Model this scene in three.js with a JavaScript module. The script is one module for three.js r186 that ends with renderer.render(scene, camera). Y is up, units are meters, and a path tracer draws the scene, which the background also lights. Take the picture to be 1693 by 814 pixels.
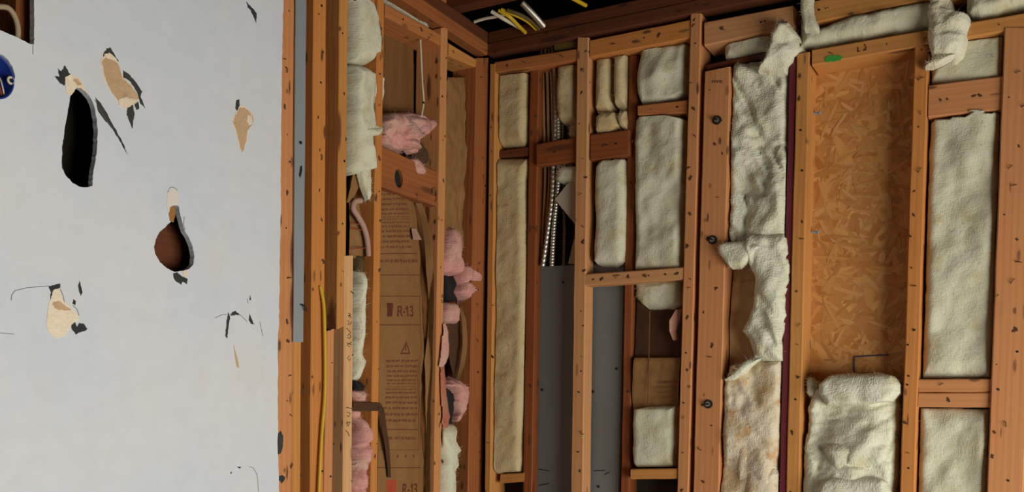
import * as THREE from 'three';
import { ImprovedNoise } from 'three/addons/math/ImprovedNoise.js';
import { mergeGeometries } from 'three/addons/utils/BufferGeometryUtils.js';
import { RectAreaLightUniformsLib } from 'three/addons/lights/RectAreaLightUniformsLib.js';

// ------------------------------------------------------------------ camera, sky, light, exposure
const W = 1693, H = 814, F = 1593, PX = 846, PY = 703;
const scene = new THREE.Scene();
const renderer = new THREE.WebGLRenderer({ antialias: true });
renderer.toneMapping = THREE.LinearToneMapping;
renderer.toneMappingExposure = 1.0;
renderer.shadowMap.enabled = true;
const camera = new THREE.PerspectiveCamera(THREE.MathUtils.radToDeg(2 * Math.atan(PY / F)), W / H, 0.05, 60);
camera.position.set(1.63, 1.35, 2.6);
camera.rotation.set(0, THREE.MathUtils.degToRad(30.1), THREE.MathUtils.degToRad(1.33), 'YXZ');
camera.setViewOffset(W, 2 * PY, 0, 0, W, H);
camera.updateMatrixWorld(true);
scene.add(camera);
scene.background = new THREE.Color(0.16, 0.18, 0.2);      // plain overcast daylight outside the windows
RectAreaLightUniformsLib.init();
const ROOM = { x1: 3.15, z1: 4.6, ceil: 2.86 };
function windowLight(color, intensity, w, h, pos, target) {
  const l = new THREE.RectAreaLight(color, intensity, w, h);
  l.position.set(...pos); l.lookAt(...target); scene.add(l); return l;
}
// daylight arriving through the wide doorway in the side wall
const WIN_R = { z0: 0.5, z1: 2.55, y0: 0.02, y1: 1.4 };
windowLight(new THREE.Color(1.0, 0.975, 0.92), 9.9, WIN_R.z1 - WIN_R.z0, WIN_R.y1 - WIN_R.y0, [ROOM.x1 - 0.01, (WIN_R.y0 + WIN_R.y1) / 2, (WIN_R.z0 + WIN_R.z1) / 2], [0, 1.42, (WIN_R.z0 + WIN_R.z1) / 2]);

// ------------------------------------------------------------------ small tools
const rnd = (() => { let s = 12345; return () => { s = (s + 0x6d2b79f5) | 0; let t = Math.imul(s ^ (s >>> 15), 1 | s); t = (t + Math.imul(t ^ (t >>> 7), 61 | t)) ^ t; return ((t ^ (t >>> 14)) >>> 0) / 4294967296; }; })();
const noise = new ImprovedNoise();
const N3 = (x, y, z) => noise.noise(x + 37.3, y + 11.7, z + 5.1);
function fbm(x, y, z, oct = 4) { let a = 0.5, s = 0; for (let i = 0; i < oct; i++) { s += a * N3(x, y, z); x *= 2.03; y *= 2.03; z = z * 1.3 + 7.7; a *= 0.5; } return s; }
const mix = (a, b, t) => a + (b - a) * t, clamp = (v, a = 0, b = 1) => Math.min(b, Math.max(a, v));
const smooth = (a, b, v) => { const t = clamp((v - a) / (b - a)); return t * t * (3 - 2 * t); };
const used = {};
function numbered(name) { const n = used[name] = (used[name] ?? -1) + 1; return n ? name + '_' + String(n).padStart(3, '0') : name; }

// A sight line of the survey: where the line through photo point (px, py) meets a plane parallel to a wall.
// Wall 'B' is the back wall (s = world x), wall 'L' the left wall (s = -world z); n is the distance in front of the wall's stud faces.
const dirOf = (px, py) => new THREE.Vector3((px - PX) / F, -(py - PY) / F, -1).applyQuaternion(camera.quaternion);
function on(wall, px, py, n = 0) {
  const d = dirOf(px, py), c = camera.position;
  if (wall === 'B') { const t = (n - c.z) / d.z; return new THREE.Vector2(c.x + d.x * t, c.y + d.y * t); }
  const t = (n - c.x) / d.x; return new THREE.Vector2(-(c.z + d.z * t), c.y + d.y * t);
}
const on3 = (wall, px, py, n = 0) => { const p = on(wall, px, py, n); return new THREE.Vector3(p.x, p.y, n); };

// ------------------------------------------------------------------ textures and materials
function tex(w, h, fn, srgb = true) {
  const d = new Uint8Array(w * h * 4);
  for (let y = 0, i = 0; y < h; y++) for (let x = 0; x < w; x++, i += 4) { const c = fn(x, y); d[i] = clamp(c[0], 0, 255); d[i + 1] = clamp(c[1], 0, 255); d[i + 2] = clamp(c[2], 0, 255); d[i + 3] = 255; }
  const t = new THREE.DataTexture(d, w, h); t.wrapS = t.wrapT = THREE.MirroredRepeatWrapping; t.magFilter = THREE.LinearFilter; t.minFilter = THREE.LinearMipmapLinearFilter; t.generateMipmaps = true;
  if (srgb) t.colorSpace = THREE.SRGBColorSpace; t.needsUpdate = true; return t;
}
const mix3 = (a, b, t) => [mix(a[0], b[0], t), mix(a[1], b[1], t), mix(a[2], b[2], t)];
// wood: 0.25 m across, 2 m along the grain
const WOOD_U = 0.25, WOOD_V = 2;
function woodTexture(seed, light, dark, stain, knots = 5) {
  const w = 256, h = 1024, K = [], M = [];
  for (let i = 0; i < knots; i++) K.push([rnd() * w, rnd() * h, 6 + rnd() * 9]);
  for (let i = 0; i < 55; i++) M.push([rnd() * w, rnd() * h, 2 + rnd() * 4, 2 + rnd() * 7, 0.35 + rnd() * 0.6]);
  return tex(w, h, (x, y) => {
    const u = x / w, v = y / h;
    let bend = 0, kn = 0;
    for (const [kx, ky, r] of K) { const dx = (x - kx) / r, dy = (y - ky) / (r * 2.6), q = dx * dx + dy * dy; bend += (dx > 0 ? 1 : -1) * Math.exp(-q * 0.4) * 0.03; if (q < 3) kn = Math.max(kn, 1 - q / 1.4); }
    const g = u + bend + 0.05 * fbm(u * 2, v * 3, seed, 3);
    const ring = 0.5 + 0.5 * Math.sin(g * 95 + 5 * fbm(g * 5, v * 1.3, seed + 3, 3));
    const fine = N3(g * 160, v * 10, seed + 9), blot = fbm(u * 2.5, v * 7, seed + 20, 4), wide = fbm(u * 1.1, v * 2.2, seed + 40, 3);
    let c = mix3(light, dark, clamp(0.22 + 0.34 * ring * (0.5 + 0.8 * clamp(0.5 + wide)) + 0.2 * fine));
    c = mix3(c, stain, clamp(1.2 * (blot - 0.12)) * 0.8);
    if (wide > 0.1) c = mix3(c, [c[0] * 1.03, c[1] * 0.95, c[2] * 0.92], clamp((wide - 0.1) * 4) * 0.7);
    if (kn > 0) c = mix3(c, [92, 48, 22], clamp(kn * 1.4) * 0.75);
    let m = 0; for (const [mx, my, rx, ry, a] of M) { const dx = (x - mx) / rx, dy = (y - my) / ry, q = dx * dx + dy * dy; if (q < 2) m = Math.max(m, a * clamp(1.3 - q + 0.8 * fbm(x * 0.22, y * 0.22, seed, 2))); }
    return mix3(c, [48, 28, 16], m * 0.75);
  });
}
const WT = [
  woodTexture(1, [206, 150, 98], [182, 124, 74], [150, 94, 50]),
  woodTexture(2, [204, 142, 72], [178, 116, 54], [148, 92, 36]),
  woodTexture(3, [190, 122, 64], [160, 94, 46], [126, 70, 30], 8),
  woodTexture(4, [222, 176, 122], [196, 146, 92], [168, 112, 60]),
  woodTexture(5, [168, 100, 46], [130, 70, 28], [100, 52, 20]),
];
const woodBump = tex(128, 512, (x, y) => { const v = 128 + 90 * N3(x * 0.55, y * 0.02, 3) + 60 * fbm(x * 0.06, y * 0.02, 8, 3); return [v, v, v]; }, false);
const std = (o) => new THREE.MeshStandardMaterial({ roughness: 0.85, metalness: 0, ...o });
const wood = (i, tint = 0xffffff) => std({ map: WT[i], color: tint, bumpMap: woodBump, bumpScale: 0.0006, roughness: 0.78 });
const M = {
  pine: wood(0), amber: wood(1), red: wood(2), pale: wood(3), brown: wood(4),
  ambert: wood(1, 0xfff0e4), redt: wood(0, 0xfdf0e6), dark: wood(4, 0xb09a90), shadeWood: wood(4, 0x9c8862), recessShade: wood(4, 0xe0ccb0), maroon: std({ color: 0x2c0e0d, roughness: 0.7 }),  // tints for high plates, set-back timbers and the maroon gap carry painted shade
};
function fibreTexture(seed, base, stainA, stainB, amount) {
  const w = 512;
  return tex(w, w, (x, y) => {
    const u = x / w, v = y / w;
    const a = fbm(u * 5, v * 5, seed, 5), b = fbm(u * 9 + 3, v * 7, seed + 13, 4), f = N3(x * 0.35 + 3 * fbm(u * 8, v * 8, seed, 2), y * 0.35, seed) * 0.5 + N3(x * 0.12, y * 0.5, seed + 4) * 0.5;
    let c = mix3(base, stainA, clamp((a + 0.08) * 1.7) * amount);
    c = mix3(c, stainB, clamp((b - 0.16) * 3) * amount * 0.8);
    const sp = clamp((fbm(u * 22, v * 22, seed + 60, 3) - 0.22) * 5) * 0.14 * amount, k = 1 + 0.09 * f - sp; return [c[0] * k, c[1] * k, c[2] * k];
  });
}
const fibreBump = tex(512, 512, (x, y) => {
  const u = x / 512, v = y / 512, wx = x + 30 * fbm(u * 6, v * 6, 2, 3), wy = y + 30 * fbm(u * 6 + 9, v * 6, 4, 3);
  const f = N3(wx * 0.2, wy * 0.05, 1) * 0.45 + N3(wx * 0.05, wy * 0.22, 6) * 0.45 + fbm(u * 30, v * 30, 9, 3) * 0.5; const k = 128 + 105 * f; return [k, k, k];
}, false);
const FIB = 0.35;   // metres per fibre tile
const fibre = (map, o = {}) => new THREE.MeshPhysicalMaterial({ map, bumpMap: fibreBump, bumpScale: 0.002, roughness: 1, metalness: 0, sheen: 0.15, sheenRoughness: 0.9, sheenColor: new THREE.Color(1, 0.98, 0.92), ...o });
const FT = {
  clean: fibreTexture(11, [224, 226, 208], [210, 204, 172], [196, 182, 140], 0.7),
  cream: fibreTexture(21, [218, 214, 188], [204, 192, 152], [184, 160, 112], 0.8),
  stained: fibreTexture(31, [220, 208, 180], [198, 166, 116], [188, 122, 64], 1.0),
  pink: fibreTexture(41, [208, 150, 138], [204, 172, 148], [176, 96, 90], 0.9),
};
const tinted = (map, a, b, c, o = {}) => fibre(map, { color: new THREE.Color().setRGB(a, b, c), ...o });
Object.assign(M, { clean: tinted(FT.clean, 0.9, 0.86, 0.76), bright: tinted(FT.clean, 0.94, 0.92, 0.84, { bumpScale: 0.0042 }), heap: tinted(FT.clean, 0.9, 0.88, 0.8, { bumpScale: 0.0036 }), batt: tinted(FT.clean, 0.84, 0.8, 0.69), dull: tinted(FT.cream, 0.82, 0.68, 0.49), cream: fibre(FT.cream, { bumpScale: 0.0036 }), stained: fibre(FT.stained, { bumpScale: 0.003 }), pink: fibre(FT.pink, { bumpScale: 0.0046 }), tan: fibre(FT.stained, { color: 0xd8b894 }) });
const paintMap = tex(512, 512, (x, y) => {
  const u = x / 512, v = y / 512, a = fbm(u * 3, v * 3, 70, 4), b = fbm(u * 26, v * 26, 71, 3), s = fbm(u * 8, v * 5, 72, 4);
  let c = mix3([225, 226, 222], [217, 221, 224], clamp(0.5 + a * 1.6)); c = mix3(c, [226, 221, 206], clamp((s - 0.08) * 2.2) * 0.6); const k = 1 + 0.03 * b; return [c[0] * k, c[1] * k, c[2] * k];
});
const paintBump = tex(256, 256, (x, y) => { const k = 128 + 110 * fbm(x * 0.09, y * 0.09, 5, 3); return [k, k, k]; }, false);
const kraftPlain = tex(256, 256, (x, y) => { const a = fbm(x * 0.03, y * 0.03, 90, 4), f = N3(x * 0.5, y * 0.06, 91); const k = 1 + 0.16 * a + 0.05 * f; return [140 * k, 100 * k, 54 * k]; });
Object.assign(M, {
  paint: std({ map: paintMap, color: 0xf0f3f7, bumpMap: paintBump, bumpScale: 0.0004, roughness: 0.7 }), gypsum: std({ color: 0xd9d2c4, roughness: 0.95 }),
  paper: std({ map: fibreTexture(51, [196, 164, 126], [182, 148, 108], [170, 132, 92], 0.8), bumpMap: fibreBump, bumpScale: 0.001 }), paperPale: std({ map: fibreTexture(52, [232, 218, 192], [220, 198, 164], [206, 176, 140], 0.7), bumpMap: fibreBump, bumpScale: 0.001 }),
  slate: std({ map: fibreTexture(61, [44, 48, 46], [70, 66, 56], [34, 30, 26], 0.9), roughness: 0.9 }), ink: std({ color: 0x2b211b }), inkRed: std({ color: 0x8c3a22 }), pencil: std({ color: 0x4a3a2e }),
  kraft: std({ map: kraftPlain, roughness: 0.8 }), kraftDark: std({ map: kraftPlain, color: 0x8a7a68 }), kraftPink: std({ color: 0xb08a78, roughness: 0.85 }),
  steel: std({ color: 0x9aa2a4, roughness: 0.55, metalness: 0.35 }), panel: std({ color: 0x767a76, roughness: 0.6, metalness: 0.15 }), zinc: std({ color: 0xb8b0a0, roughness: 0.35, metalness: 0.8 }),
  iron: std({ color: 0x2e2a28, roughness: 0.6, metalness: 0.5 }), rust: std({ color: 0x4e321e, roughness: 0.9 }), blue: std({ color: 0x1c3a8c, roughness: 0.45 }), blueLine: std({ color: 0x2c3a5c }),
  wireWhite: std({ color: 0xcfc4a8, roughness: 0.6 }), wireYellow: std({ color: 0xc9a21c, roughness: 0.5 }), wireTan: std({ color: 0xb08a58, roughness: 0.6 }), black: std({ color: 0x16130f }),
  tanBoard: std({ map: kraftPlain, color: 0xd8ccb8 }), concrete: std({ color: 0x5d5850 }), sub: std({ color: 0x4a3320 }), green: std({ map: WT[1], color: 0x86a878 }), greenPaint: std({ color: 0x3f9a3a }),
  sheath: std({ color: 0x2e2418, roughness: 0.95 }),  // dark tone puts the shade of deep gaps into the sheathing colour
});

// ------------------------------------------------------------------ objects
function turnTo(o, wall) { if (wall === 'L') o.rotation.y = Math.PI / 2; return o; }
const inWorld = (wall, v) => wall === 'L' ? new THREE.Vector3(v.z, v.y, -v.x) : v.clone();
function mesh(name, geo, mat, parent) { const m = new THREE.Mesh(geo, mat); m.name = parent.isScene ? numbered(name) : name; m.castShadow = m.receiveShadow = true; parent.add(m); return m; }
function tag(o, label, category, group) { o.userData.label = label; o.userData.category = category; if (group) o.userData.group = group; return o; }
const open = [], GROUPS = { insulation_batt: 'insulation batts in the stud bays', pink_wool: 'pink wool tufts', blocking: 'blocks between the studs', cable: 'cables in the wall and overhead', wool_tuft: 'loose wool tufts', top_plate: 'top plates', ceiling_joist: 'ceiling joists', shade_strip: 'maroon shade strips', torn_wool: 'torn white wool', conduit: 'ribbed metal conduits', black_fill: 'black fill pieces', bottom_plate: 'bottom plates', kraft_flap: 'brown paper flaps' };
function thing(wall, name, label, category, group) { const g = new THREE.Group(); g.name = numbered(name); g.userData.wall = wall; tag(g, label, category, group || GROUPS[name]); turnTo(g, wall); scene.add(g); open.push(g); return g; }
function structure(wall, name, geo, mat) { const m = new THREE.Mesh(geo, mat); m.name = name; m.castShadow = m.receiveShadow = true; turnTo(m, wall); m.userData.kind = 'structure'; scene.add(m); return m; }
// moves every thing's origin to the middle of its base
function settle() {
  for (const g of open) {
    const box = new THREE.Box3(), b = new THREE.Box3();
    for (const c of g.children) { c.updateMatrix(); c.geometry.computeBoundingBox(); box.union(b.copy(c.geometry.boundingBox).applyMatrix4(c.matrix)); }
    const base = new THREE.Vector3((box.min.x + box.max.x) / 2, box.min.y, (box.min.z + box.max.z) / 2);
    for (const c of g.children) c.position.sub(base);
    g.position.copy(inWorld(g.userData.wall, base)); delete g.userData.wall;
  }
}
class Geo {
  constructor() { this.p = []; this.uv = []; this.i = []; }
  v(x, y, z, u, w) { this.p.push(x, y, z); this.uv.push(u, w); return this.p.length / 3 - 1; }
  quad(a, b, c, d) { this.i.push(a, b, c, a, c, d); }
  done() { const g = new THREE.BufferGeometry(); g.setAttribute('position', new THREE.Float32BufferAttribute(this.p, 3)); g.setAttribute('uv', new THREE.Float32BufferAttribute(this.uv, 2)); g.setIndex(this.i); g.computeVertexNormals(); return g; }
}
// a board: front face given by four wall points, chamfered along the grain, slightly uneven
function boardGeo(TL, TR, BR, BL, n, d, axis, rough = 1) {
  const g = new Geo(), A0 = axis === 'v' ? BL : TL, A1 = axis === 'v' ? TL : TR, B0 = axis === 'v' ? BR : BL, B1 = axis === 'v' ? TR : BR;
  const len = (A0.distanceTo(A1) + B0.distanceTo(B1)) / 2, wid = A0.distanceTo(B0), segs = Math.max(2, Math.round(len / 0.04)), c = Math.min(0.003, wid * 0.2, d * 0.3);
  const ou = rnd() * 3, ov = rnd() * 3, sd = rnd() * 90, rows = [];
  for (let k = 0; k <= segs; k++) {
    const t = k / segs, A = A0.clone().lerp(A1, t), B = B0.clone().lerp(B1, t), dir = B.clone().sub(A).normalize();
    const ja = rough * 0.0022 * fbm(t * len * 9, sd, 1, 3), jb = rough * 0.0022 * fbm(t * len * 9, sd, 5, 3), jn = rough * 0.001 * fbm(t * len * 5, sd, 9, 2);
    A.addScaledVector(dir, ja); B.addScaledVector(dir, jb); const w = A.distanceTo(B), P = (f, z) => [A.x + dir.x * f, A.y + dir.y * f, z];
    const pts = [P(0, n - c + jn), P(c, n + jn), P(w - c, n + jn), P(w, n - c + jn), P(w, n - d), P(0, n - d)], per = [0, c, w - c, w, w + d, w + d + w, 2 * w + 2 * d];
    rows.push({ pts, per, v: t * len });
  }
  for (let f = 0; f < 6; f++) {
    let prev = null;
    for (const r of rows) {
      const a = r.pts[f], b = r.pts[(f + 1) % 6], va = g.v(...a, (r.per[f]) / WOOD_U + ou, r.v / WOOD_V + ov), vb = g.v(...b, (r.per[f + 1]) / WOOD_U + ou, r.v / WOOD_V + ov);
      if (prev) g.quad(prev[0], prev[1], vb, va); prev = [va, vb];
    }
  }
  for (const [r, flip] of [[rows[0], 1], [rows[segs], 0]]) { const id = r.pts.map((p, i) => g.v(...p, p[2] / WOOD_U + ou, r.per[i] / WOOD_V * 0.3 + ov)); for (let i = 1; i < 5; i++) flip ? g.i.push(id[0], id[i + 1], id[i]) : g.i.push(id[0], id[i], id[i + 1]); }
  return g.done();
}
const nailGeo = (() => { const h = new THREE.CylinderGeometry(0.0042, 0.0042, 0.0014, 8); h.rotateX(Math.PI / 2); h.translate(0, 0, 0.001); const s = new THREE.CylinderGeometry(0.0017, 0.0014, 0.014, 6); s.rotateX(Math.PI / 2); s.translate(0, 0, -0.005); return mergeGeometries([h, s]); })();
const stapleGeo = new THREE.TubeGeometry(new THREE.CatmullRomCurve3([[0, 0, -0.006], [0.001, 0.002, 0.004], [0.006, -0.004, 0.007], [0.011, -0.012, 0.004]].map((p) => new THREE.Vector3(...p))), 8, 0.0016, 5);
const scrapGeos = [1, 2, 3, 4].map((q) => { const g = new THREE.IcosahedronGeometry(0.007, 3), p = g.attributes.position; for (let i = 0; i < p.count; i++) { const k = clamp(0.9 + 1.5 * fbm(p.getX(i) * 190 + q * 9, p.getY(i) * 190, q * 3.3, 3), 0.15, 2); p.setXYZ(i, p.getX(i) * k, p.getY(i) * k * 1.3, p.getZ(i) * k * 0.16); } g.computeVertexNormals(); return g; });
function nails(root, A, B, wid, n, count) {
  for (let k = 0; k < count * 1.6; k++) {
    const t = (k / 1.6 + 0.1 + 0.6 * rnd()) / count, p = A.clone().lerp(B, t), kind = rnd(), m = mesh(kind < 0.35 ? 'nail' : kind < 0.6 ? 'staple' : 'paper_scrap', kind < 0.35 ? nailGeo : kind < 0.6 ? stapleGeo : scrapGeos[(rnd() * 4) | 0], kind < 0.35 ? M.iron : M.rust, root);
    m.position.set(p.x + (rnd() - 0.5) * wid * 0.6, p.y, n + 0.0004); m.rotation.z = rnd() * 6.28; if (kind < 0.35) m.rotation.x = (rnd() - 0.5) * 0.5; m.scale.setScalar(0.35 + rnd() * 0.45);
  }
}
// timbers already standing: soft stuff laid in afterwards gives way to them
const solids = [];
function giveWay(wall, p, cs, cy) {
  for (const b of solids) {
    if (b.wall !== wall || p.z > b.n + 0.003 || p.z < b.n - b.d - 0.001 || p.y < b.y0 || p.y > b.y1) continue;
    if (b.axis === 'v') { const t = (p.y - b.BL.y) / (b.TL.y - b.BL.y), l = mix(b.BL.x, b.TL.x, t) - 0.004, q = mix(b.BR.x, b.TR.x, t) + 0.004; if (p.x > l && p.x < q) p.x = cs < (l + q) / 2 ? l : q; }
    else { const t = (p.x - b.TL.x) / (b.TR.x - b.TL.x); if (t < 0 || t > 1) continue; const lo = mix(b.BL.y, b.BR.y, t) - 0.004, hi = mix(b.TL.y, b.TR.y, t) + 0.004; if (p.y > lo && p.y < hi) { if (b.d < 0.05) p.z = b.n - b.d - 0.002; else p.y = cy < (lo + hi) / 2 ? lo : hi; } }
  }
}
const stand = (wall, TL, TR, BR, BL, n, d, axis) => solids.push({ wall, TL, TR, BR, BL, n, d, axis, y0: Math.min(BL.y, BR.y) - 0.002, y1: Math.max(TL.y, TR.y) + 0.002 });
const P2 = (wall, q, n) => q.map(([x, y]) => on(wall, x, y, n));
// upright board from photo points: [xl, xr, y] of the top and of the bottom
function upright(wall, top, bot, o, name, label, category, group) {
  const { n = 0, d = 0.089, mat = M.pine, floor = true, nail = 7, yl = top[2], ylb = bot[2] } = o;
  const [TL, TR, BR, BL] = P2(wall, [[top[0], yl], [top[1], top[2]], [bot[1], bot[2]], [bot[0], ylb]], n);
  if (floor) { const e = TL.clone().add(TR).sub(BL).sub(BR).multiplyScalar(0.5), k = 0.045; for (const p of [BL, BR]) { const t = (p.y - k) / e.y; p.x -= e.x * t; p.y = k; } }
  const t = thing(wall, name, label, category, group);
  const m = mesh('timber', boardGeo(TL, TR, BR, BL, n, d, 'v'), mat, t); stand(wall, TL, TR, BR, BL, n, d, 'v');
  const A = BL.clone().lerp(BR, 0.5), B = TL.clone().lerp(TR, 0.5); A.y = Math.max(A.y, 1.08); if (nail) nails(t, A, B, TL.distanceTo(TR), n, nail);
  return t;
}
function level(wall, q, o, name, label, category, group) {
  const { n = 0, d = 0.089, mat = M.amber, nail = 2 } = o, [TL, TR, BR, BL] = P2(wall, q, n), t = thing(wall, name, label, category, group);
  mesh('timber', boardGeo(TL, TR, BR, BL, n, d, 'h'), mat, t); stand(wall, TL, TR, BR, BL, n, d, 'h');
  if (nail) nails(t, TL.clone().lerp(BL, 0.5), TR.clone().lerp(BR, 0.5), 0.02, n, nail);
  return t;
}
// loose mineral wool: rows [y, xl, xr] (axis v) or [x, ytop, ybottom] (axis h), silhouette from the survey, its own thickness and lumps
function woolGeo(wall, rows, { n = -0.015, T = 0.06, jit = 0.006, lump = 0.006, fine = 0.0018, axis = 'v', p = 2.6, seed = rnd() * 100, tear = 1, fold = 0, along = 0 }) {
  const at = (r) => axis === 'v' ? [on(wall, r[1], r[0], n - T * 0.4), on(wall, r[2], r[0], n - T * 0.4)] : [on(wall, r[0], r[2], n - T * 0.4), on(wall, r[0], r[1], n - T * 0.4)];
  const R = rows.map(at), cum = [0]; for (let i = 1; i < R.length; i++) cum.push(cum[i - 1] + R[i][0].clone().add(R[i][1]).distanceTo(R[i - 1][0].clone().add(R[i - 1][1])) / 2);
  const len = cum[cum.length - 1], nr = clamp(Math.round(len / 0.0055), 14, 170), wmax = Math.max(...R.map((r) => r[0].distanceTo(r[1]))), K = clamp(Math.round(wmax / 0.0055), 12, 64), g = new Geo(), ids = [];
  let j = 0;
  for (let r = 0; r <= nr; r++) {
    const s = len * r / nr; while (j < R.length - 2 && s > cum[j + 1]) j++;
    const f = clamp((s - cum[j]) / (cum[j + 1] - cum[j])), ff = f * f * (3 - 2 * f) * 0.5 + f * 0.5;
    const L = R[j][0].clone().lerp(R[j + 1][0], ff), Q = R[j][1].clone().lerp(R[j + 1][1], ff), dir = Q.clone().sub(L).normalize();
    const jl = jit * 2.4 * tear * fbm(s * 15, seed, 1, 5), jq = jit * 2.4 * tear * fbm(s * 15, seed, 7, 5);
    const wdt = Math.max(L.distanceTo(Q), 0.002), vv = 2 * s / len - 1, endDist = Math.min(s, len - s), pv = Math.pow(1 - Math.pow(clamp(1 - endDist / Math.min(0.05, len / 2)), p), 1 / p);
    const row = [];
    for (let k = 0; k <= K; k++) {
      const a = k / K, c = 0.5 - 0.5 * Math.cos(Math.PI * a) * (1) , u = mix(a, c, 0.6), ed = Math.min(u, 1 - u) * wdt, e = clamp(1 - ed / Math.min(0.03, wdt / 2)), pu = Math.pow(1 - Math.pow(e, p), 1 / p);
      const je = jl * Math.pow(1 - u, 5) + jq * Math.pow(u, 5), x = mix(L.x, Q.x, u) + dir.x * je, y = mix(L.y, Q.y, u) + dir.y * je, h = Math.min(pu, pv);
      let z = n - T * (1 - h) + h * (lump * 2.2 * fbm(x * 7, y * 5.5, seed, 3) + fine * 2 * fbm(x * 26, y * 26, seed + 5, 3) + (jit > 0.0045 ? 0.004 * Math.abs(fbm(x * 60 + 2 * fbm(x * 14, y * 14, seed, 2), y * 44, seed + 15, 3)) : 0));
      if (fold) { const q = along ? fbm(x * 10 + y * 5, y * 3.5 + fbm(x * 4, y * 4, seed, 2), seed + 30, 3) : fbm(x * 6 + 2 * fbm(x * 4, y * 4, seed, 2), y * 11, seed + 30, 3); z += h * fold * (1 - Math.min(1, Math.abs(q) * 9) * 1.0) * -1; }
      row.push(g.v(x + 0.4 * fine * fbm(x * 50, y * 50, seed + 9, 2), y + 0.8 * fine * fbm(x * 50, y * 50, seed + 19, 2) + (r === 0 || r === nr ? jit * 1.5 * fbm(x * 40, seed, 3, 3) : 0), z, x / FIB + seed, y / FIB + seed));
    }
    // back
    L.addScaledVector(dir, jl); Q.addScaledVector(dir, jq); row.push(g.v(Q.x, Q.y, n - T - 0.004, Q.x / FIB + seed, Q.y / FIB), g.v(L.x, L.y, n - T - 0.004, L.x / FIB + seed, L.y / FIB)); ids.push(row);
  }
  const cs = R.reduce((a, q) => a + q[0].x + q[1].x, 0) / (2 * R.length), cy = R.reduce((a, q) => a + q[0].y + q[1].y, 0) / (2 * R.length);
  for (let i = 0; i < g.p.length; i += 3) { const q = { x: g.p[i], y: g.p[i + 1], z: g.p[i + 2] }; giveWay(wall, q, cs, cy); g.p[i] = q.x; g.p[i + 1] = q.y; g.p[i + 2] = q.z; }
  const C = K + 3, flip = axis === 'v' ? (R[0][0].y > R[R.length - 1][0].y) : true;
  for (let r = 0; r < nr; r++) for (let k = 0; k < C; k++) { const a = ids[r][k], b = ids[r][(k + 1) % C], c = ids[r + 1][(k + 1) % C], d = ids[r + 1][k]; (axis === 'v' ? flip : false) ? g.quad(d, c, b, a) : g.quad(a, b, c, d); }
  for (const [row, first] of [[ids[0], true], [ids[nr], false]]) for (let k = 1; k < C - 1; k++) ((axis === 'v' ? flip : false) === first) ? g.i.push(row[0], row[k], row[k + 1]) : g.i.push(row[0], row[k + 1], row[k]);
  return g.done();
}
function wool(wall, rows, o, mat, name, label, group, category = 'insulation') {
  const t = thing(wall, name, label, category, group); const m = mesh('wool', woolGeo(wall, rows, o), mat, t); fibres(t, m, mat, (o.jit ?? 0.006) > 0.0045 ? 300 : 120, (o.jit ?? 0.006) > 0.0045 ? 0.012 : 0.007); return t;
}
// stray glass fibres standing off a torn piece: far too many to count
function fibres(t, m, mat, count, len = 0.022) {
  const p = m.geometry.attributes.position, nn = m.geometry.attributes.normal, g = new Geo();
  for (let i = 0; i < count; i++) {
    const k = (rnd() * p.count) | 0, a = new THREE.Vector3().fromBufferAttribute(p, k), d = new THREE.Vector3().fromBufferAttribute(nn, k).multiplyScalar(0.7).add(new THREE.Vector3(rnd() - 0.5, rnd() - 0.5, (rnd() - 0.3) * 0.8)).normalize(), e = new THREE.Vector3(rnd() - 0.5, rnd() - 0.5, rnd() - 0.5);
    if (nn.getZ(k) < -0.3) continue;
    const l = len * (0.4 + rnd()), w = 0.00014 + rnd() * 0.0002, s = new THREE.Vector3(-d.y, d.x, 0).normalize().multiplyScalar(w); let pv = null;
    for (let j = 0; j < 4; j++) { const q = a.clone().addScaledVector(d, l * j / 3 - 0.002).addScaledVector(e, l * 0.5 * (j / 3) ** 2), ww = 1 - j / 3.2, A = g.v(q.x + s.x * ww, q.y + s.y * ww, q.z, 0.2, 0.2), B = g.v(q.x - s.x * ww, q.y - s.y * ww, q.z, 0.2, 0.2); if (pv) g.quad(pv[1], B, A, pv[0]); pv = [A, B]; }
  }
  const f = mesh('loose_fibres', g.done(), mat, t); f.userData.kind = 'stuff'; return f;
}
const addWool = (t, wall, name, rows, o, mat) => { const m = mesh(name, woolGeo(wall, rows, o), mat, t); fibres(t, m, mat, 140, 0.012); return m; };
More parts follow.
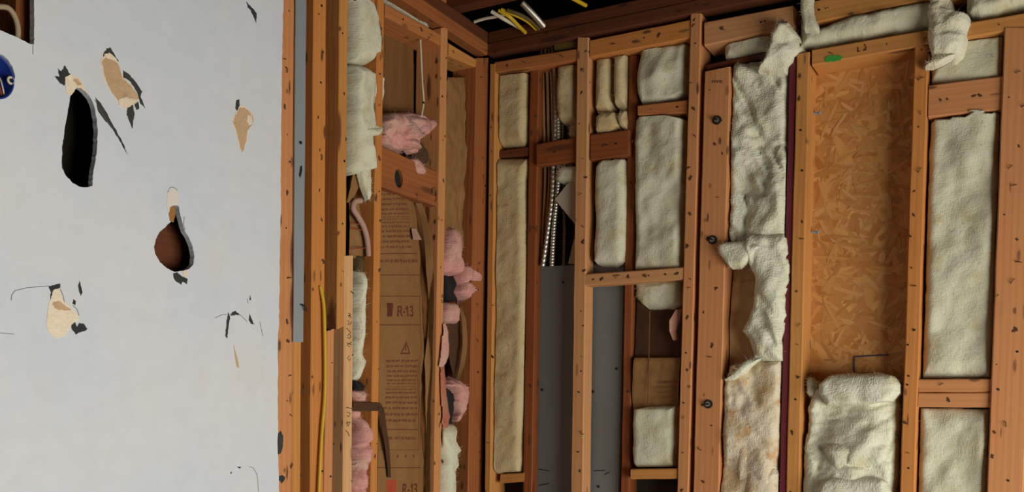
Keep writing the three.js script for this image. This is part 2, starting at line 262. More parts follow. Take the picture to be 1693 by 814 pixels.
// paper sheet: rows [y, xl, xr, nl, nr]; thin but closed
function sheetGeo(wall, rows, { thick = 0.0018, wr = 0.004, seed = rnd() * 50, K = 18, bow = 0 } = {}) {
  const g = new Geo(), nr = 60, front = [], back = [], S = rows.map((r) => [on3(wall, r[1], r[0], r[3]), on3(wall, r[2], r[0], r[4] ?? r[3])]);
  const y0 = rows[0][0], y1 = rows[rows.length - 1][0]; let j = 0;
  for (let r = 0; r <= nr; r++) {
    const y = mix(y0, y1, r / nr); while (j < rows.length - 2 && y > rows[j + 1][0]) j++;
    const f = clamp((y - rows[j][0]) / (rows[j + 1][0] - rows[j][0])), ff = mix(f, f * f * (3 - 2 * f), 0.6), L = S[j][0].clone().lerp(S[j + 1][0], ff), Q = S[j][1].clone().lerp(S[j + 1][1], ff), fr = [], bk = [];
    for (let k = 0; k <= K; k++) { const u = k / K, p = L.clone().lerp(Q, u); p.z += wr * 2 * fbm(p.x * 14, p.y * 7, seed, 4) + wr * 1.2 * (0.3 - Math.abs(fbm(p.x * 16 + p.y * 5, p.y * 16, seed + 8, 3))) + bow * Math.sin(Math.PI * u); fr.push(g.v(p.x, p.y, p.z, u, 1 - r / nr)); bk.push(g.v(p.x, p.y, p.z - thick, u, 1 - r / nr)); }
    front.push(fr); back.push(bk);
  }
  const cs = S.reduce((a, q) => a + q[0].x + q[1].x, 0) / (2 * S.length), cy = S.reduce((a, q) => a + q[0].y + q[1].y, 0) / (2 * S.length);
  for (let i = 0; i < g.p.length; i += 3) { const q = { x: g.p[i], y: g.p[i + 1], z: g.p[i + 2] }; giveWay(wall, q, cs, cy); g.p[i] = q.x; g.p[i + 1] = q.y; g.p[i + 2] = q.z; }
  for (let r = 0; r < nr; r++) {
    for (let k = 0; k < K; k++) { g.quad(front[r + 1][k], front[r + 1][k + 1], front[r][k + 1], front[r][k]); g.quad(back[r][k], back[r][k + 1], back[r + 1][k + 1], back[r + 1][k]); }
    g.quad(front[r][0], back[r][0], back[r + 1][0], front[r + 1][0]); g.quad(front[r + 1][K], back[r + 1][K], back[r][K], front[r][K]);
  }
  for (let k = 0; k < K; k++) { g.quad(front[0][k], front[0][k + 1], back[0][k + 1], back[0][k]); g.quad(back[nr][k], back[nr][k + 1], front[nr][k + 1], front[nr][k]); }
  return g.done();
}
function curve(wall, pts, n) { return new THREE.CatmullRomCurve3(pts.map(([x, y, m]) => on3(wall, x, y, m ?? n))); }
function tubeGeo(c, r, seg = 40, ribs = 0, rad = 8) {
  const g = new THREE.TubeGeometry(c, seg, r, rad); if (ribs) { const p = g.attributes.position, q = new THREE.Vector3(); for (let i = 0; i <= seg; i++) { c.getPointAt(i / seg, q); const k = 1 + (i % 3 === 0 ? -ribs : ribs * 0.5); for (let j = 0; j <= rad; j++) { const v = i * (rad + 1) + j; p.setXYZ(v, q.x + (p.getX(v) - q.x) * k, q.y + (p.getY(v) - q.y) * k, q.z + (p.getZ(v) - q.z) * k); } } g.computeVertexNormals(); } return g;
}
// a flat stroke of ink, pencil or a crack edge lying on a face
function strokeGeo(wall, lines, n, w = 0.0012) {
  return mergeGeometries(lines.map((l) => { const q = l.map(([x, y]) => on3(wall, x, y, n)), g = new Geo(); let pa = null; q.forEach((p, i) => { const d = (q[Math.min(i + 1, q.length - 1)].clone().sub(q[Math.max(0, i - 1)])).normalize(), s = new THREE.Vector3(-d.y, d.x, 0).multiplyScalar(w), a = [g.v(p.x + s.x, p.y + s.y, p.z + 0.0004, 0, 0), g.v(p.x - s.x, p.y - s.y, p.z + 0.0004, 0, 0), g.v(p.x + s.x, p.y + s.y, p.z - 0.0004, 0, 0), g.v(p.x - s.x, p.y - s.y, p.z - 0.0004, 0, 0)]; if (pa) { g.quad(pa[1], a[1], a[0], pa[0]); g.quad(pa[2], a[2], a[3], pa[3]); g.quad(pa[0], a[0], a[2], pa[2]); g.quad(pa[3], a[3], a[1], pa[1]); } pa = a; }); return g.done(); }));
}
// flat ragged piece lying on a face
function ragged(pts, wall, n, amp = 0.0012, step = 0.004) {
  const q = pts.map(([x, y]) => on(wall, x, y, n)), out = [];
  q.forEach((a, i) => { const b = q[(i + 1) % q.length], k = Math.max(1, Math.round(a.distanceTo(b) / step)); for (let j = 0; j < k; j++) { const p = a.clone().lerp(b, j / k); if (j) { p.x += (rnd() - 0.5) * 2 * amp; p.y += (rnd() - 0.5) * 2 * amp; } out.push(p); } });
  return out;
}
const flat = (pts, wall, n, d, amp) => { const g = new THREE.ExtrudeGeometry(new THREE.Shape(ragged(pts, wall, n + d, amp)), { depth: d, bevelEnabled: false }); g.translate(0, 0, n); return g; };
function boxAt(x0, x1, y0, y1, z0, z1, uvs = 1) { const g = new THREE.BoxGeometry(x1 - x0, y1 - y0, z1 - z0), p = g.attributes.position, nn = g.attributes.normal, u = g.attributes.uv; g.translate((x0 + x1) / 2, (y0 + y1) / 2, (z0 + z1) / 2); for (let i = 0; i < p.count; i++) { const ax = Math.abs(nn.getX(i)) > 0.5, ay = Math.abs(nn.getY(i)) > 0.5; u.setXY(i, (ax ? p.getZ(i) : p.getX(i)) * uvs, (ay ? p.getZ(i) : p.getY(i)) * uvs); } return g; }

// ------------------------------------------------------------------ the room shell
const { x1: RX, z1: RZ, ceil: CEIL } = ROOM;
structure('B', 'floor', boxAt(-0.25, RX + 0.15, -0.1, 0, -0.25, RZ + 0.15), M.concrete);
structure('B', 'ceiling', boxAt(-0.55, RX + 0.15, CEIL, CEIL + 0.05, -0.55, RZ + 0.15, 0.5), M.sub);
const YB = 2.43;   // above this an added hollow behind the walls keeps the top gaps black
structure('B', 'wall_back', mergeGeometries([boxAt(-0.12, RX, 0, YB, -0.125, -0.1, 1.5), boxAt(-0.5, RX, YB - 0.03, YB, -0.5, -0.126, 1.5), boxAt(-0.5, RX, YB, CEIL, -0.53, -0.5, 1.5)]), M.sheath);
structure('B', 'wall_left_sheathing', mergeGeometries([boxAt(-0.125, -0.1, 0, YB, -0.1, RZ, 1.5), boxAt(-0.5, -0.126, YB - 0.03, YB, -0.5, RZ, 1.5), boxAt(-0.53, -0.5, YB, CEIL, -0.5, RZ, 1.5)]), M.sheath);
structure('B', 'wall_back_boarding', boxAt(on('B', 1704, 814).x, RX, 0.045, 2.42, -0.02, -0.005, 1), M.brown);   // plain boarding right of the last post
function holedWall(name, wallTurn, len, hole, pos) {
  const s = new THREE.Shape([[0, 0], [len, 0], [len, CEIL], [0, CEIL]].map((p) => new THREE.Vector2(...p)));
  s.holes.push(new THREE.Path([[hole[0], hole[2]], [hole[0], hole[3]], [hole[1], hole[3]], [hole[1], hole[2]]].map((p) => new THREE.Vector2(...p))));
  const g = new THREE.ExtrudeGeometry(s, { depth: 0.12, bevelEnabled: false }); if (wallTurn) g.rotateY(-Math.PI / 2); g.translate(...pos); const m = structure('B', name, g, M.sub); return m;
}
holedWall('wall_right', true, RZ + 0.65, [WIN_R.z0 + 0.53, WIN_R.z1 + 0.53, WIN_R.y0, WIN_R.y1], [RX + 0.12, 0, -0.53]);
structure('B', 'wall_front', boxAt(-0.53, RX + 0.12, 0, CEIL, RZ, RZ + 0.12, 0.5), M.sub);

// painted plasterboard of the left wall: one sheet with its broken holes really cut through
const DW = 0.0127;
const edgePx = [[469, -60], [468, 0], [466.5, 60], [465.5, 120], [464.5, 200], [463.5, 280], [464, 330], [462.5, 400], [462, 450], [461, 500], [461, 530], [459, 560], [459.5, 610], [458.5, 660], [459.5, 700], [458.5, 740], [459.5, 770], [460.5, 790], [461, 814]];
{
  const e = ragged(edgePx, 'L', DW, 0.0012, 0.012).slice(0, -30).filter((p, i, a) => i === 0 || p.y < a[i - 1].y), last = e[e.length - 1];
  const outer = [new THREE.Vector2(-RZ, 0.012), new THREE.Vector2(last.x, 0.012), ...e.slice().reverse(), new THREE.Vector2(e[0].x, 2.52), new THREE.Vector2(-RZ, 2.52)].filter((p) => p.y <= 2.52);
  const s = new THREE.Shape(outer), cut = (pts, amp = 0.0012) => s.holes.push(new THREE.Path(ragged(pts, 'L', DW, amp, 0.005)));
  cut([[-60, -60], [56, -42], [56, 73], [50, 73], [32, 64], [16, 57], [0, 50], [-30, 40], [-60, 30]], 0.0006);
  cut([[127, 145], [134, 146], [142, 153], [150, 163], [156, 178], [160, 200], [161, 222], [160, 246], [157, 268], [153, 290], [152, 308], [143, 310], [131, 309], [120, 303], [108, 290], [102, 278], [102, 245], [105, 225], [108, 205], [112, 180], [116, 158]], 0.0008);
  cut([[273, 376], [277, 371], [283, 366], [284, 350], [282, 342], [288, 338], [295, 341], [297, 352], [299, 360], [302, 372], [305, 382], [312, 393], [318, 408], [321, 424], [319, 438], [312, 445], [302, 448], [288, 450], [276, 444], [264, 434], [256, 420], [254, 408], [257, 396], [263, 384]], 0.0006);
  cut([[24.5, 125], [24, 136], [20, 146], [14, 155], [6, 161], [-4, 164], [-20, 160], [-34, 146], [-42, 124], [-36, 104], [-22, 90], [-8, 87], [4, 91], [13, 99], [20, 110]], 0.0003);
  const g = new THREE.ExtrudeGeometry(s, { depth: DW, bevelEnabled: false });
  const wallL = structure('L', 'wall_left', g, M.paint);
  const on_ = (name, pts, mat, d = 0.0008, amp = 0.001) => mesh(name, flat(pts, 'L', DW, d, amp), mat, wallL);
  // flat dark patches where the face is ripped
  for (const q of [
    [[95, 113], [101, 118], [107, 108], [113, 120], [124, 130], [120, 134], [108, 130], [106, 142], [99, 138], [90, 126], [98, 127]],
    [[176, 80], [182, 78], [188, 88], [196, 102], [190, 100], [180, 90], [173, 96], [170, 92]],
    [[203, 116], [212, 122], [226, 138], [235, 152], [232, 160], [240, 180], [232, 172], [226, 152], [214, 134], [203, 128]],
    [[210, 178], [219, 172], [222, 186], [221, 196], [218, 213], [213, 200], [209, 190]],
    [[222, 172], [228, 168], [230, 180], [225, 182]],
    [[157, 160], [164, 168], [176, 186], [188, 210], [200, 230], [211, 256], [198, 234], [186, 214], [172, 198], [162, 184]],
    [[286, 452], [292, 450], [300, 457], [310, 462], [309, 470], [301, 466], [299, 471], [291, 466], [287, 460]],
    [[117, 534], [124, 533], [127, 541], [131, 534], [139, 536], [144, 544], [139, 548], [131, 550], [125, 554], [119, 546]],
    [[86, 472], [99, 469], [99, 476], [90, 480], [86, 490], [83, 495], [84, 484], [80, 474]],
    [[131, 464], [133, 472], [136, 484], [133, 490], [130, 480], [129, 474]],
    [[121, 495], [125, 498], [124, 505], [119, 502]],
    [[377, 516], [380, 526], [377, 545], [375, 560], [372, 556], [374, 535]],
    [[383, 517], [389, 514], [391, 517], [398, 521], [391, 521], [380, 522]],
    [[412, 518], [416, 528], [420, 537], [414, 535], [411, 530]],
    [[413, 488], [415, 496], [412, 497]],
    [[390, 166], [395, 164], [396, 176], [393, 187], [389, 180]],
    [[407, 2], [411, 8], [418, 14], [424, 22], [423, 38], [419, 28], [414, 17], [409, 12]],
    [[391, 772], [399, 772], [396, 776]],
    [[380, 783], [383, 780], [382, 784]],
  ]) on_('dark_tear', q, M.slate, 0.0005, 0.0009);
  // torn-off face paper around the damage
  on_('torn_patch', [[107, 128], [116, 123], [126, 126], [134, 134], [141, 147], [148, 160], [143, 154], [134, 146], [127, 145], [118, 156], [114, 160], [109, 150]], M.paperPale);
  on_('torn_patch', [[120, 132], [128, 130], [135, 140], [128, 142]], M.paper, 0.0013);
  const fringe = (pts, k) => { const cx = pts.reduce((a, q) => a + q[0], 0) / pts.length, cy = pts.reduce((a, q) => a + q[1], 0) / pts.length; return pts.map(([x, y]) => [cx + (x - cx) * k, cy + (y - cy) * k]); };
  on_('torn_patch', fringe([[168, 101], [176, 92], [190, 100], [199, 118], [203, 130], [214, 140], [222, 152], [224, 164], [212, 168], [199, 172], [190, 160], [180, 145], [172, 125]], 1.07), M.paperPale, 0.0006, 0.0016);
  on_('torn_patch', fringe([[396, 178], [404, 178], [413, 186], [417, 195], [415, 206], [409, 216], [407, 232], [399, 250], [394, 232], [390, 216], [386, 206], [386, 196], [391, 188]], 1.1), M.paperPale, 0.0006, 0.0016);
  on_('torn_patch', [[168, 101], [176, 92], [186, 95], [194, 104], [199, 118], [203, 130], [214, 140], [224, 152], [229, 163], [224, 170], [212, 168], [199, 172], [190, 160], [180, 145], [172, 125]], M.paper);
  on_('torn_patch', [[173, 90], [180, 87], [190, 95], [198, 108], [186, 99], [176, 96]], M.paperPale, 0.0012);
  on_('torn_patch', [[196, 165], [208, 160], [220, 164], [229, 164], [222, 172], [208, 180], [196, 174]], M.paperPale, 0.0012);
  on_('torn_patch', [[396, 178], [404, 178], [413, 186], [417, 195], [415, 206], [409, 216], [407, 232], [402, 250], [399, 252], [394, 232], [390, 216], [386, 206], [386, 196], [391, 188]], M.paper);
  on_('torn_patch', [[409, 190], [416, 192], [417, 204], [412, 208], [408, 200]], M.paperPale, 0.0012);
  on_('torn_patch', [[88, 480], [98, 477], [101, 488], [105, 498], [116, 508], [126, 518], [131, 529], [118, 537], [114, 546], [108, 556], [98, 559], [88, 558], [80, 550], [76, 538], [78, 520], [80, 504], [84, 494]], M.paperPale);
  on_('torn_patch', [[88, 499], [98, 498], [108, 506], [118, 513], [108, 514], [93, 511], [86, 504]], M.paper, 0.0012);
  on_('torn_patch', [[277, 318], [281, 311], [287, 311], [293, 316], [295, 328], [294, 338], [285, 340], [279, 352], [275, 340]], M.gypsum);
  on_('torn_patch', [[302, 449], [309, 446], [311, 452], [308, 459], [303, 456]], M.paperPale, 0.001);
  on_('torn_patch', [[281, 343], [287, 340], [290, 346], [289, 358], [286, 368], [281, 366], [279, 356]], std({ color: 0x9a6a34 }), 0.0011);
  on_('torn_patch', [[386, 571], [390, 585], [394, 600], [395, 609], [391, 607], [388, 590]], M.paper, 0.0006, 0.0005);
  mesh('crack', strokeGeo('L', [[[18, 497], [19, 488], [24, 481], [45, 476], [82, 473]], [[99, 478], [104, 490], [106, 500]], [[120, 505], [127, 512], [130, 522]], [[392, 518], [400, 524], [408, 532]], [[429, 532], [431, 542], [434, 556]], [[355, 526], [366, 521], [384, 519]], [[408, 494], [410, 502]], [[411, 772], [418, 774], [424, 784], [426, 800], [427, 814]], [[156, 165], [170, 190], [186, 214]], [[277, 318], [281, 310], [287, 310], [293, 315]], [[304, 358], [303, 372], [306, 380]], [[0, 551], [22, 553]], [[54, 74], [54, 90]], [[417, 192], [418, 200], [415, 208], [410, 211]], [[384, 200], [387, 204], [391, 203]]], DW + 0.0004, 0.00042), std({ color: 0x6a625a }), wallL);
}
// ---- blue round outlet box set in the plasterboard
{
  const t = thing('L', 'electrical_box', 'round blue plastic electrical box set into the white plasterboard', 'electrical box'), c = on('L', -9, 126, DW), r = 0.037;
  const pr = [[0.0005, -0.05], [r * 0.9, -0.05], [r * 0.93, -0.046], [r * 0.97, 0.0], [r * 1.02, 0.001], [r * 1.02, 0.003], [r * 0.9, 0.003], [r * 0.86, -0.044], [0.0005, -0.044]].map((p) => new THREE.Vector2(...p));
  const g = new THREE.LatheGeometry(pr, 40); g.rotateX(Math.PI / 2); g.scale(0.93, 1.03, 1); const b = mesh('shell', g, M.blue, t); b.position.set(c.x, c.y, DW - 0.002); b.material.side = THREE.DoubleSide;
  const s = on('L', 18, 133, DW), lug = new THREE.TorusGeometry(0.0055, 0.0022, 8, 20), lm = mesh('screw_lug', lug, M.wireWhite, t); lm.position.set(s.x, s.y, DW - 0.001); lm.userData.label = 'pale screw lug with a dark hole';
  const hole = new THREE.CylinderGeometry(0.0045, 0.0045, 0.004, 16); hole.rotateX(Math.PI / 2); const hm = mesh('screw_hole', hole, M.black, t); hm.position.set(s.x, s.y, DW - 0.003);
  mesh('wire', tubeGeo(curve('L', [[-14, 118, -0.02], [-2, 128, -0.005], [3, 142, 0.004], [6, 156, 0.006]]), 0.0016, 20), M.wireWhite, t);
  mesh('wire', tubeGeo(curve('L', [[-20, 120, -0.02], [-7, 132, -0.005], [-1, 146, 0.004], [2, 160, 0.004]]), 0.0016, 20), M.inkRed, t);
}
{ const t = thing('L', 'cable', 'pale cable looping inside the square hole cut in the plasterboard', 'cable'); mesh('sheath', tubeGeo(curve('L', [[-40, 30, -0.03], [-20, 14, -0.02], [0, 11, -0.012], [14, 14, -0.012], [24, 28, -0.014], [29, 48, -0.016], [27, 80, -0.025], [24, 120, -0.03]]), 0.005, 50), std({ color: 0xa08c70 }), t); }

upright('L', [28, 64, -40], [12, 50, 814], { n: -0.03, d: 0.06, mat: M.brown, nail: 0 }, 'wall_stud', 'hidden brown stud seen through the square hole in the plasterboard', 'stud', 'wall studs');
level('L', [[225, 352], [345, 384], [345, 462], [225, 462]], { n: -0.045, d: 0.04, mat: M.shadeWood, nail: 0 }, 'blocking', 'brown block seen deep inside the round hole in the plasterboard', 'block');
// ------------------------------------------------------------------ timber frame, left wall
const GS = 'wall studs';

const first = upright('L', [463, 488, -40], [457, 482, 814], { mat: M.redt, nail: 12 }, 'wall_stud', 'reddish stud lining the broken edge of the white plasterboard', 'stud', GS);
for (const q of [[[458, 718], [464, 713], [468, 722], [467, 740], [464, 750], [458, 754]], [[458, 788], [466, 786], [471, 790], [469, 796], [465, 800], [463, 795], [458, 798]]]) mesh('dark_stain', flat(q, 'L', 0.0004, 0.0008, 0.001), M.slate, first);
upright('L', [488.5, 503, -40], [482.5, 496.5, 814], { mat: M.amber, nail: 4 }, 'wall_stud', 'narrow amber stud behind the grey metal strip', 'stud', GS);
{ const t = upright('L', [489.5, 507, -40], [485.5, 501.5, 566], { n: 0.008, d: 0.005, mat: M.steel, floor: false, nail: 0 }, 'metal_strip', 'long flat grey metal strip hanging beside the plasterboard edge', 'metal strip'); t.children[0].name = 'strip';
  for (const [x, y] of [[496, 236], [496, 505], [499, 506]]) { const p = on('L', x, y, 0.0085), m = mesh('nail', y > 500 ? stapleGeo : nailGeo, M.iron, t); m.position.set(p.x, p.y, 0.009); }
  mesh('rust_mark', flat([[496, 276], [499, 274], [499, 284], [496, 294], [494, 290]], 'L', 0.008, 0.0012, 0.0006), M.iron, t); }
upright('L', [519, 540, -40], [512, 535.5, 814], { mat: M.ambert, nail: 12 }, 'wall_stud', 'stud with a yellow cable running down its front', 'stud', GS);
upright('L', [562, 576, -40], [557, 571, 538], { mat: M.amber, floor: false, ylb: 545, nail: 5 }, 'wall_stud', 'upper stud snapped off above the splintered board', 'stud', GS);
upright('L', [540, 553, 543], [536, 550, 814], { n: 0.006, d: 0.05, mat: M.redt, yl: 548, nail: 2 }, 'broken_board', 'reddish splintered board with a snapped slanting top end', 'board');
{ const t = upright('L', [569.5, 584, 423], [567.5, 581.5, 814], { n: 0.004, d: 0.088, mat: M.pale, nail: 4 }, 'wall_stud', 'pale short stud with handwritten figures down its front', 'stud', GS);
  mesh('handwriting', strokeGeo('L', [[[575, 518], [579, 520], [576, 524], [580, 526], [578, 521], [575, 523]], [[574, 530], [577, 533], [574, 537], [579, 536], [581, 532]], [[573, 543], [580, 551]], [[574, 556], [577, 552], [580, 557], [577, 560], [574, 558]], [[573, 567], [581, 571]], [[573, 571], [581, 566]], [[574, 572], [578, 574]], [[577, 588], [574, 592], [577, 597], [579, 593]], [[572, 674], [581, 676]], [[573, 682], [579, 684], [576, 690], [573, 687]], [[572, 700], [579, 698], [575, 705]], [[571, 712], [575, 716], [577, 722]]], 0.0045, 0.0008), M.ink, t); }
upright('L', [625, 636, -40], [613, 623.5, 814], { mat: M.ambert, nail: 8 }, 'wall_stud', 'amber stud left of the printed brown paper insulation', 'stud', GS);
upright('L', [729.5, 740.5, 46], [717.5, 728.5, 814], { mat: wood(3, 0xf0d4bc), nail: 9 }, 'wall_stud', 'slim stud between the printed paper batt and the pink wool', 'stud', GS);
upright('L', [788, 808, 96], [772, 799, 814], { mat: M.brown, nail: 6, n: -0.001 }, 'corner_stud', 'wide amber stud closing the left wall at the inner corner', 'stud');
// blocks and plates
level('L', [[636, 5], [730, 57], [729, 76], [636, 27]], { n: -0.004, mat: M.red, nail: 2 }, 'blocking', 'reddish block under the gap with white wool, left wall', 'block');
level('L', [[741, 70], [787, 98], [786, 111], [741, 92]], { n: -0.004, mat: M.amber, nail: 1 }, 'blocking', 'small dark block above the wrinkled paper in the corner bay', 'block');
level('L', [[577, -18], [625, -8], [625, 6], [577, -4]], { n: -0.01, mat: M.red, nail: 0 }, 'blocking', 'block above the white batts of the left wall', 'block');
{ // block with two bored holes
  const t = thing('L', 'bored_block', 'wooden block bored with two dark cable holes under the pink wool', 'block'), n = -0.012, s = new THREE.Shape(P2('L', [[631, 242], [727, 288], [725, 343], [631, 308]], n));
  for (const [x, y, rx, ry] of [[659.5, 295, 7.5, 16], [718.5, 317, 6, 7.5]]) { const c = on('L', x, y, n), a = on('L', x + rx, y, n), b = on('L', x, y + ry, n), h = new THREE.Path(); h.absellipse(c.x, c.y, Math.abs(a.x - c.x), Math.abs(b.y - c.y), 0, Math.PI * 2, false); s.holes.push(h); }
  const g = new THREE.ExtrudeGeometry(s, { depth: 0.025, bevelEnabled: true, bevelSize: 0.0015, bevelThickness: 0.0015, bevelSegments: 1, curveSegments: 20 }); g.translate(0, 0, n - 0.0265); const u = g.attributes.uv; for (let i = 0; i < u.count; i++) { const a = u.getX(i), b = u.getY(i); u.setXY(i, b / WOOD_U, a / WOOD_V); } mesh('timber', g, M.brown, t);
  for (const [x, y, rx, ry] of [[659.5, 295, 7.5, 16], [718.5, 317, 6, 7.5]]) { const c = on('L', x, y, n), a = on('L', x + rx, y, n), b = on('L', x, y + ry, n), q = new THREE.CylinderGeometry(1, 1, 0.012, 24); q.rotateX(Math.PI / 2); q.scale(Math.abs(a.x - c.x) * 0.99, Math.abs(b.y - c.y) * 0.99, 1); const m = mesh('hole_shade', q, M.black, t); m.position.set(c.x, c.y, n - 0.017); }  // black discs put the inner shade of the bores into colour
}
const yp = on('L', 808, 94, 0).y, plate = (wall, s0, s1, y0, y1, n, d, mat) => boardGeo(new THREE.Vector2(s0, y1), new THREE.Vector2(s1, y1), new THREE.Vector2(s1, y0), new THREE.Vector2(s0, y0), n, d, 'h');
function beam(wall, s0, s1, y0, y1, n, d, mat, name, label, category) { const V = (x, y) => new THREE.Vector2(x, y); stand(wall, V(s0, y1), V(s1, y1), V(s1, y0), V(s0, y0), n, d, 'h'); const t = thing(wall, name, label, category); mesh('timber', plate(wall, s0, s1, y0, y1, n, d), mat, t); return t; }
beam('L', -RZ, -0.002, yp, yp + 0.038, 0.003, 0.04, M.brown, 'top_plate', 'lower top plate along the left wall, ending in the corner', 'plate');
beam('L', -RZ, 0.085, yp + 0.0385, yp + 0.076, 0.0, 0.04, M.shadeWood, 'top_plate', 'upper top plate along the left wall', 'plate');
beam('B', 0.004, RX, yp, yp + 0.038, 0.003, 0.04, M.shadeWood, 'top_plate', 'long lower top plate above the back wall studs', 'plate');
beam('B', 0.004, RX, yp + 0.0385, yp + 0.076, 0.0, 0.04, M.shadeWood, 'top_plate', 'upper top plate above the back wall studs', 'plate');
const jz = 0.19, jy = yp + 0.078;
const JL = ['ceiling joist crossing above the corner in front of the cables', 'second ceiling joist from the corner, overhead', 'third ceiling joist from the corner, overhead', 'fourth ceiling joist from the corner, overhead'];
for (let k = 0; k < 4; k++) { const z = jz + k * 0.406; if (z < RZ - 0.05) beam('B', -0.09, RX, jy, CEIL - 0.002, z, 0.038, M.shadeWood, 'ceiling_joist', JL[k], 'joist'); }
beam('L', -jz - 0.36, -jz - 0.002, jy, CEIL - 0.003, -0.03, 0.04, M.red, 'rim_block', 'rim block above the left top plate beside the joist', 'block');
beam('L', -RZ, 0.0, 0.002, 0.042, -0.0, 0.089, M.amber, 'bottom_plate', 'bottom plate on the floor under the left wall studs', 'plate');
beam('B', 0.004, RX, 0.002, 0.042, 0.0, 0.089, M.amber, 'bottom_plate', 'bottom plate on the floor under the back wall studs', 'plate');

// ------------------------------------------------------------------ timber frame, back wall
upright('B', [809, 819, 106], [800, 810.5, 814], { mat: M.amber, nail: 3, n: -0.002 }, 'corner_stud', 'narrow amber stud starting the back wall at the corner', 'stud');
upright('B', [876, 891, 108], [863, 879, 814], { n: -0.028, d: 0.066, mat: M.recessShade, nail: 2 }, 'wall_stud', 'dark recessed stud left of the cables and grey panel', 'stud', GS);
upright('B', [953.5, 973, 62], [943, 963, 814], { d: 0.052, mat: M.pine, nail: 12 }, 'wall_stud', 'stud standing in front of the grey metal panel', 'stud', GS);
upright('B', [1039, 1053, 92], [1025, 1040, 814], { n: -0.04, d: 0.055, mat: M.recessShade, nail: 3 }, 'wall_stud', 'reddish recessed stud at the right edge of the grey panel', 'stud', GS);
upright('B', [1141, 1159, 22], [1118, 1138, 814], { mat: M.redt, nail: 12 }, 'wall_stud', 'tall stud left of the dark gap and the bolted post', 'stud', GS);
upright('B', [1157, 1168, 24], [1137, 1148, 814], { n: -0.08, d: 0.015, mat: M.maroon, nail: 0 }, 'shade_strip', 'painted maroon shade strip deep in the gap beside the bolted post', 'strip');  // maroon strip stands in for the shadow in this gap
const post = upright('B', [1164, 1207, 110], [1145, 1188, 814], { yl: 119, mat: M.redt, nail: 10 }, 'bolted_post', 'wide reddish post with three bolts down its face', 'post');
for (const [x, y, r] of [[1185, 199, 8], [1178, 397, 8.5], [1170.5, 668.5, 7.5]]) {
  const p = on('B', x, y, 0.001), R = 0.0125, wz = new THREE.CylinderGeometry(R, R, 0.003, 24); wz.rotateX(Math.PI / 2); const w = mesh('bolt', wz, M.iron, post); w.position.set(p.x, p.y, 0.002); w.userData.label = 'bolt on a dark disc for its shaded counterbore';  // dark disc stands in for the shaded counterbore around the bolt
  const nut = mesh('nut', new THREE.CylinderGeometry(0.0068, 0.0068, 0.006, 6).rotateX(Math.PI / 2), M.zinc, w); nut.position.z = 0.004; const sh = mesh('shank', new THREE.CylinderGeometry(0.0035, 0.0035, 0.012, 12).rotateX(Math.PI / 2), M.iron, w); sh.position.z = 0.008;
}
mesh('stamp', strokeGeo('B', [[[1177, 137], [1178, 133], [1181, 137], [1182, 133]], [[1184, 133], [1185, 137], [1188, 133]], [[1190, 137], [1190, 133], [1194, 134], [1191, 136], [1194, 138]]], 0.0008, 0.0007), M.ink, post);
upright('B', [1305, 1317, 96], [1288, 1299, 814], { n: -0.006, d: 0.07, mat: std({ color: 0x6a1a26, roughness: 0.7 }), nail: 0 }, 'shade_strip', 'painted maroon shade strip beside the torn wool column', 'strip');  // dark red strip added for the shadowed gap next to the stud
upright('B', [1316.5, 1338, 86], [1298.5, 1321, 814], { yl: 90, mat: M.amber, nail: 9 }, 'wall_stud', 'amber stud left of the bare strand board', 'stud', GS);
upright('B', [1511, 1535, 76], [1487, 1512, 814], { mat: M.ambert, nail: 12 }, 'wall_stud', 'pale amber stud between the strand board and the white batts', 'stud', GS);
upright('B', [1660, 1722, 46], [1632, 1691, 814], { n: 0.004, mat: M.redt, nail: 14 }, 'wall_post', 'wide pinkish post at the right end of the back wall', 'post');
// level pieces
level('B', [[817, 102], [953, 80], [953, 100], [817, 121]], { n: -0.003, mat: M.red, nail: 2 }, 'blocking', 'reddish block above the batt beside the corner', 'block');
level('B', [[916, 72], [953, 66], [953, 78], [916, 84]], { n: -0.02, d: 0.04, mat: M.green, nail: 0 }, 'blocking', 'greenish block in the gap under the top plate', 'block');
level('B', [[975, 66], [1140, 32], [1140, 63], [975, 95]], { n: -0.003, mat: M.ambert, nail: 3 }, 'blocking', 'amber block above the folded white wool', 'block');
level('B', [[1164, 36], [1311, 8], [1311, 43], [1164, 76]], { n: -0.003, mat: M.pine, nail: 2 }, 'blocking', 'block under the top plate above the bolted post', 'block');
level('B', [[1344, 1], [1720, -70], [1720, -40], [1344, 38]], { n: -0.003, mat: M.amber, nail: 2 }, 'blocking', 'long block above the roll of white wool', 'block');
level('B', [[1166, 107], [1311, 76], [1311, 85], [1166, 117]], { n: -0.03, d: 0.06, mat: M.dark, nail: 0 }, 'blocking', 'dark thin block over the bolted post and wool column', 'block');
level('B', [[887, 238], [953, 226], [953, 267], [887, 274]], { n: -0.012, d: 0.03, mat: M.recessShade, nail: 1 }, 'blocking', 'reddish block crossing in front of the cables', 'block');
level('B', [[976, 222], [1038, 214], [1038, 256], [976, 266]], { n: -0.012, d: 0.03, mat: M.recessShade, nail: 2 }, 'blocking', 'reddish block under the folded white wool', 'block');
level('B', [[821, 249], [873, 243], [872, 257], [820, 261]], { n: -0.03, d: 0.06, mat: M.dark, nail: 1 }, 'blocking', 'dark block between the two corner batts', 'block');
level('B', [[1054, 174], [1136, 165], [1135, 187], [1054, 190]], { n: -0.012, d: 0.07, mat: M.red, nail: 1 }, 'blocking', 'block between the square batt and the tall batt', 'block');
level('B', [[967, 453], [1129, 442], [1128, 462], [966, 473]], { n: -0.001, d: 0.036, mat: M.pine, nail: 5 }, 'rail', 'slim rail nailed across in front of the grey panel', 'rail');
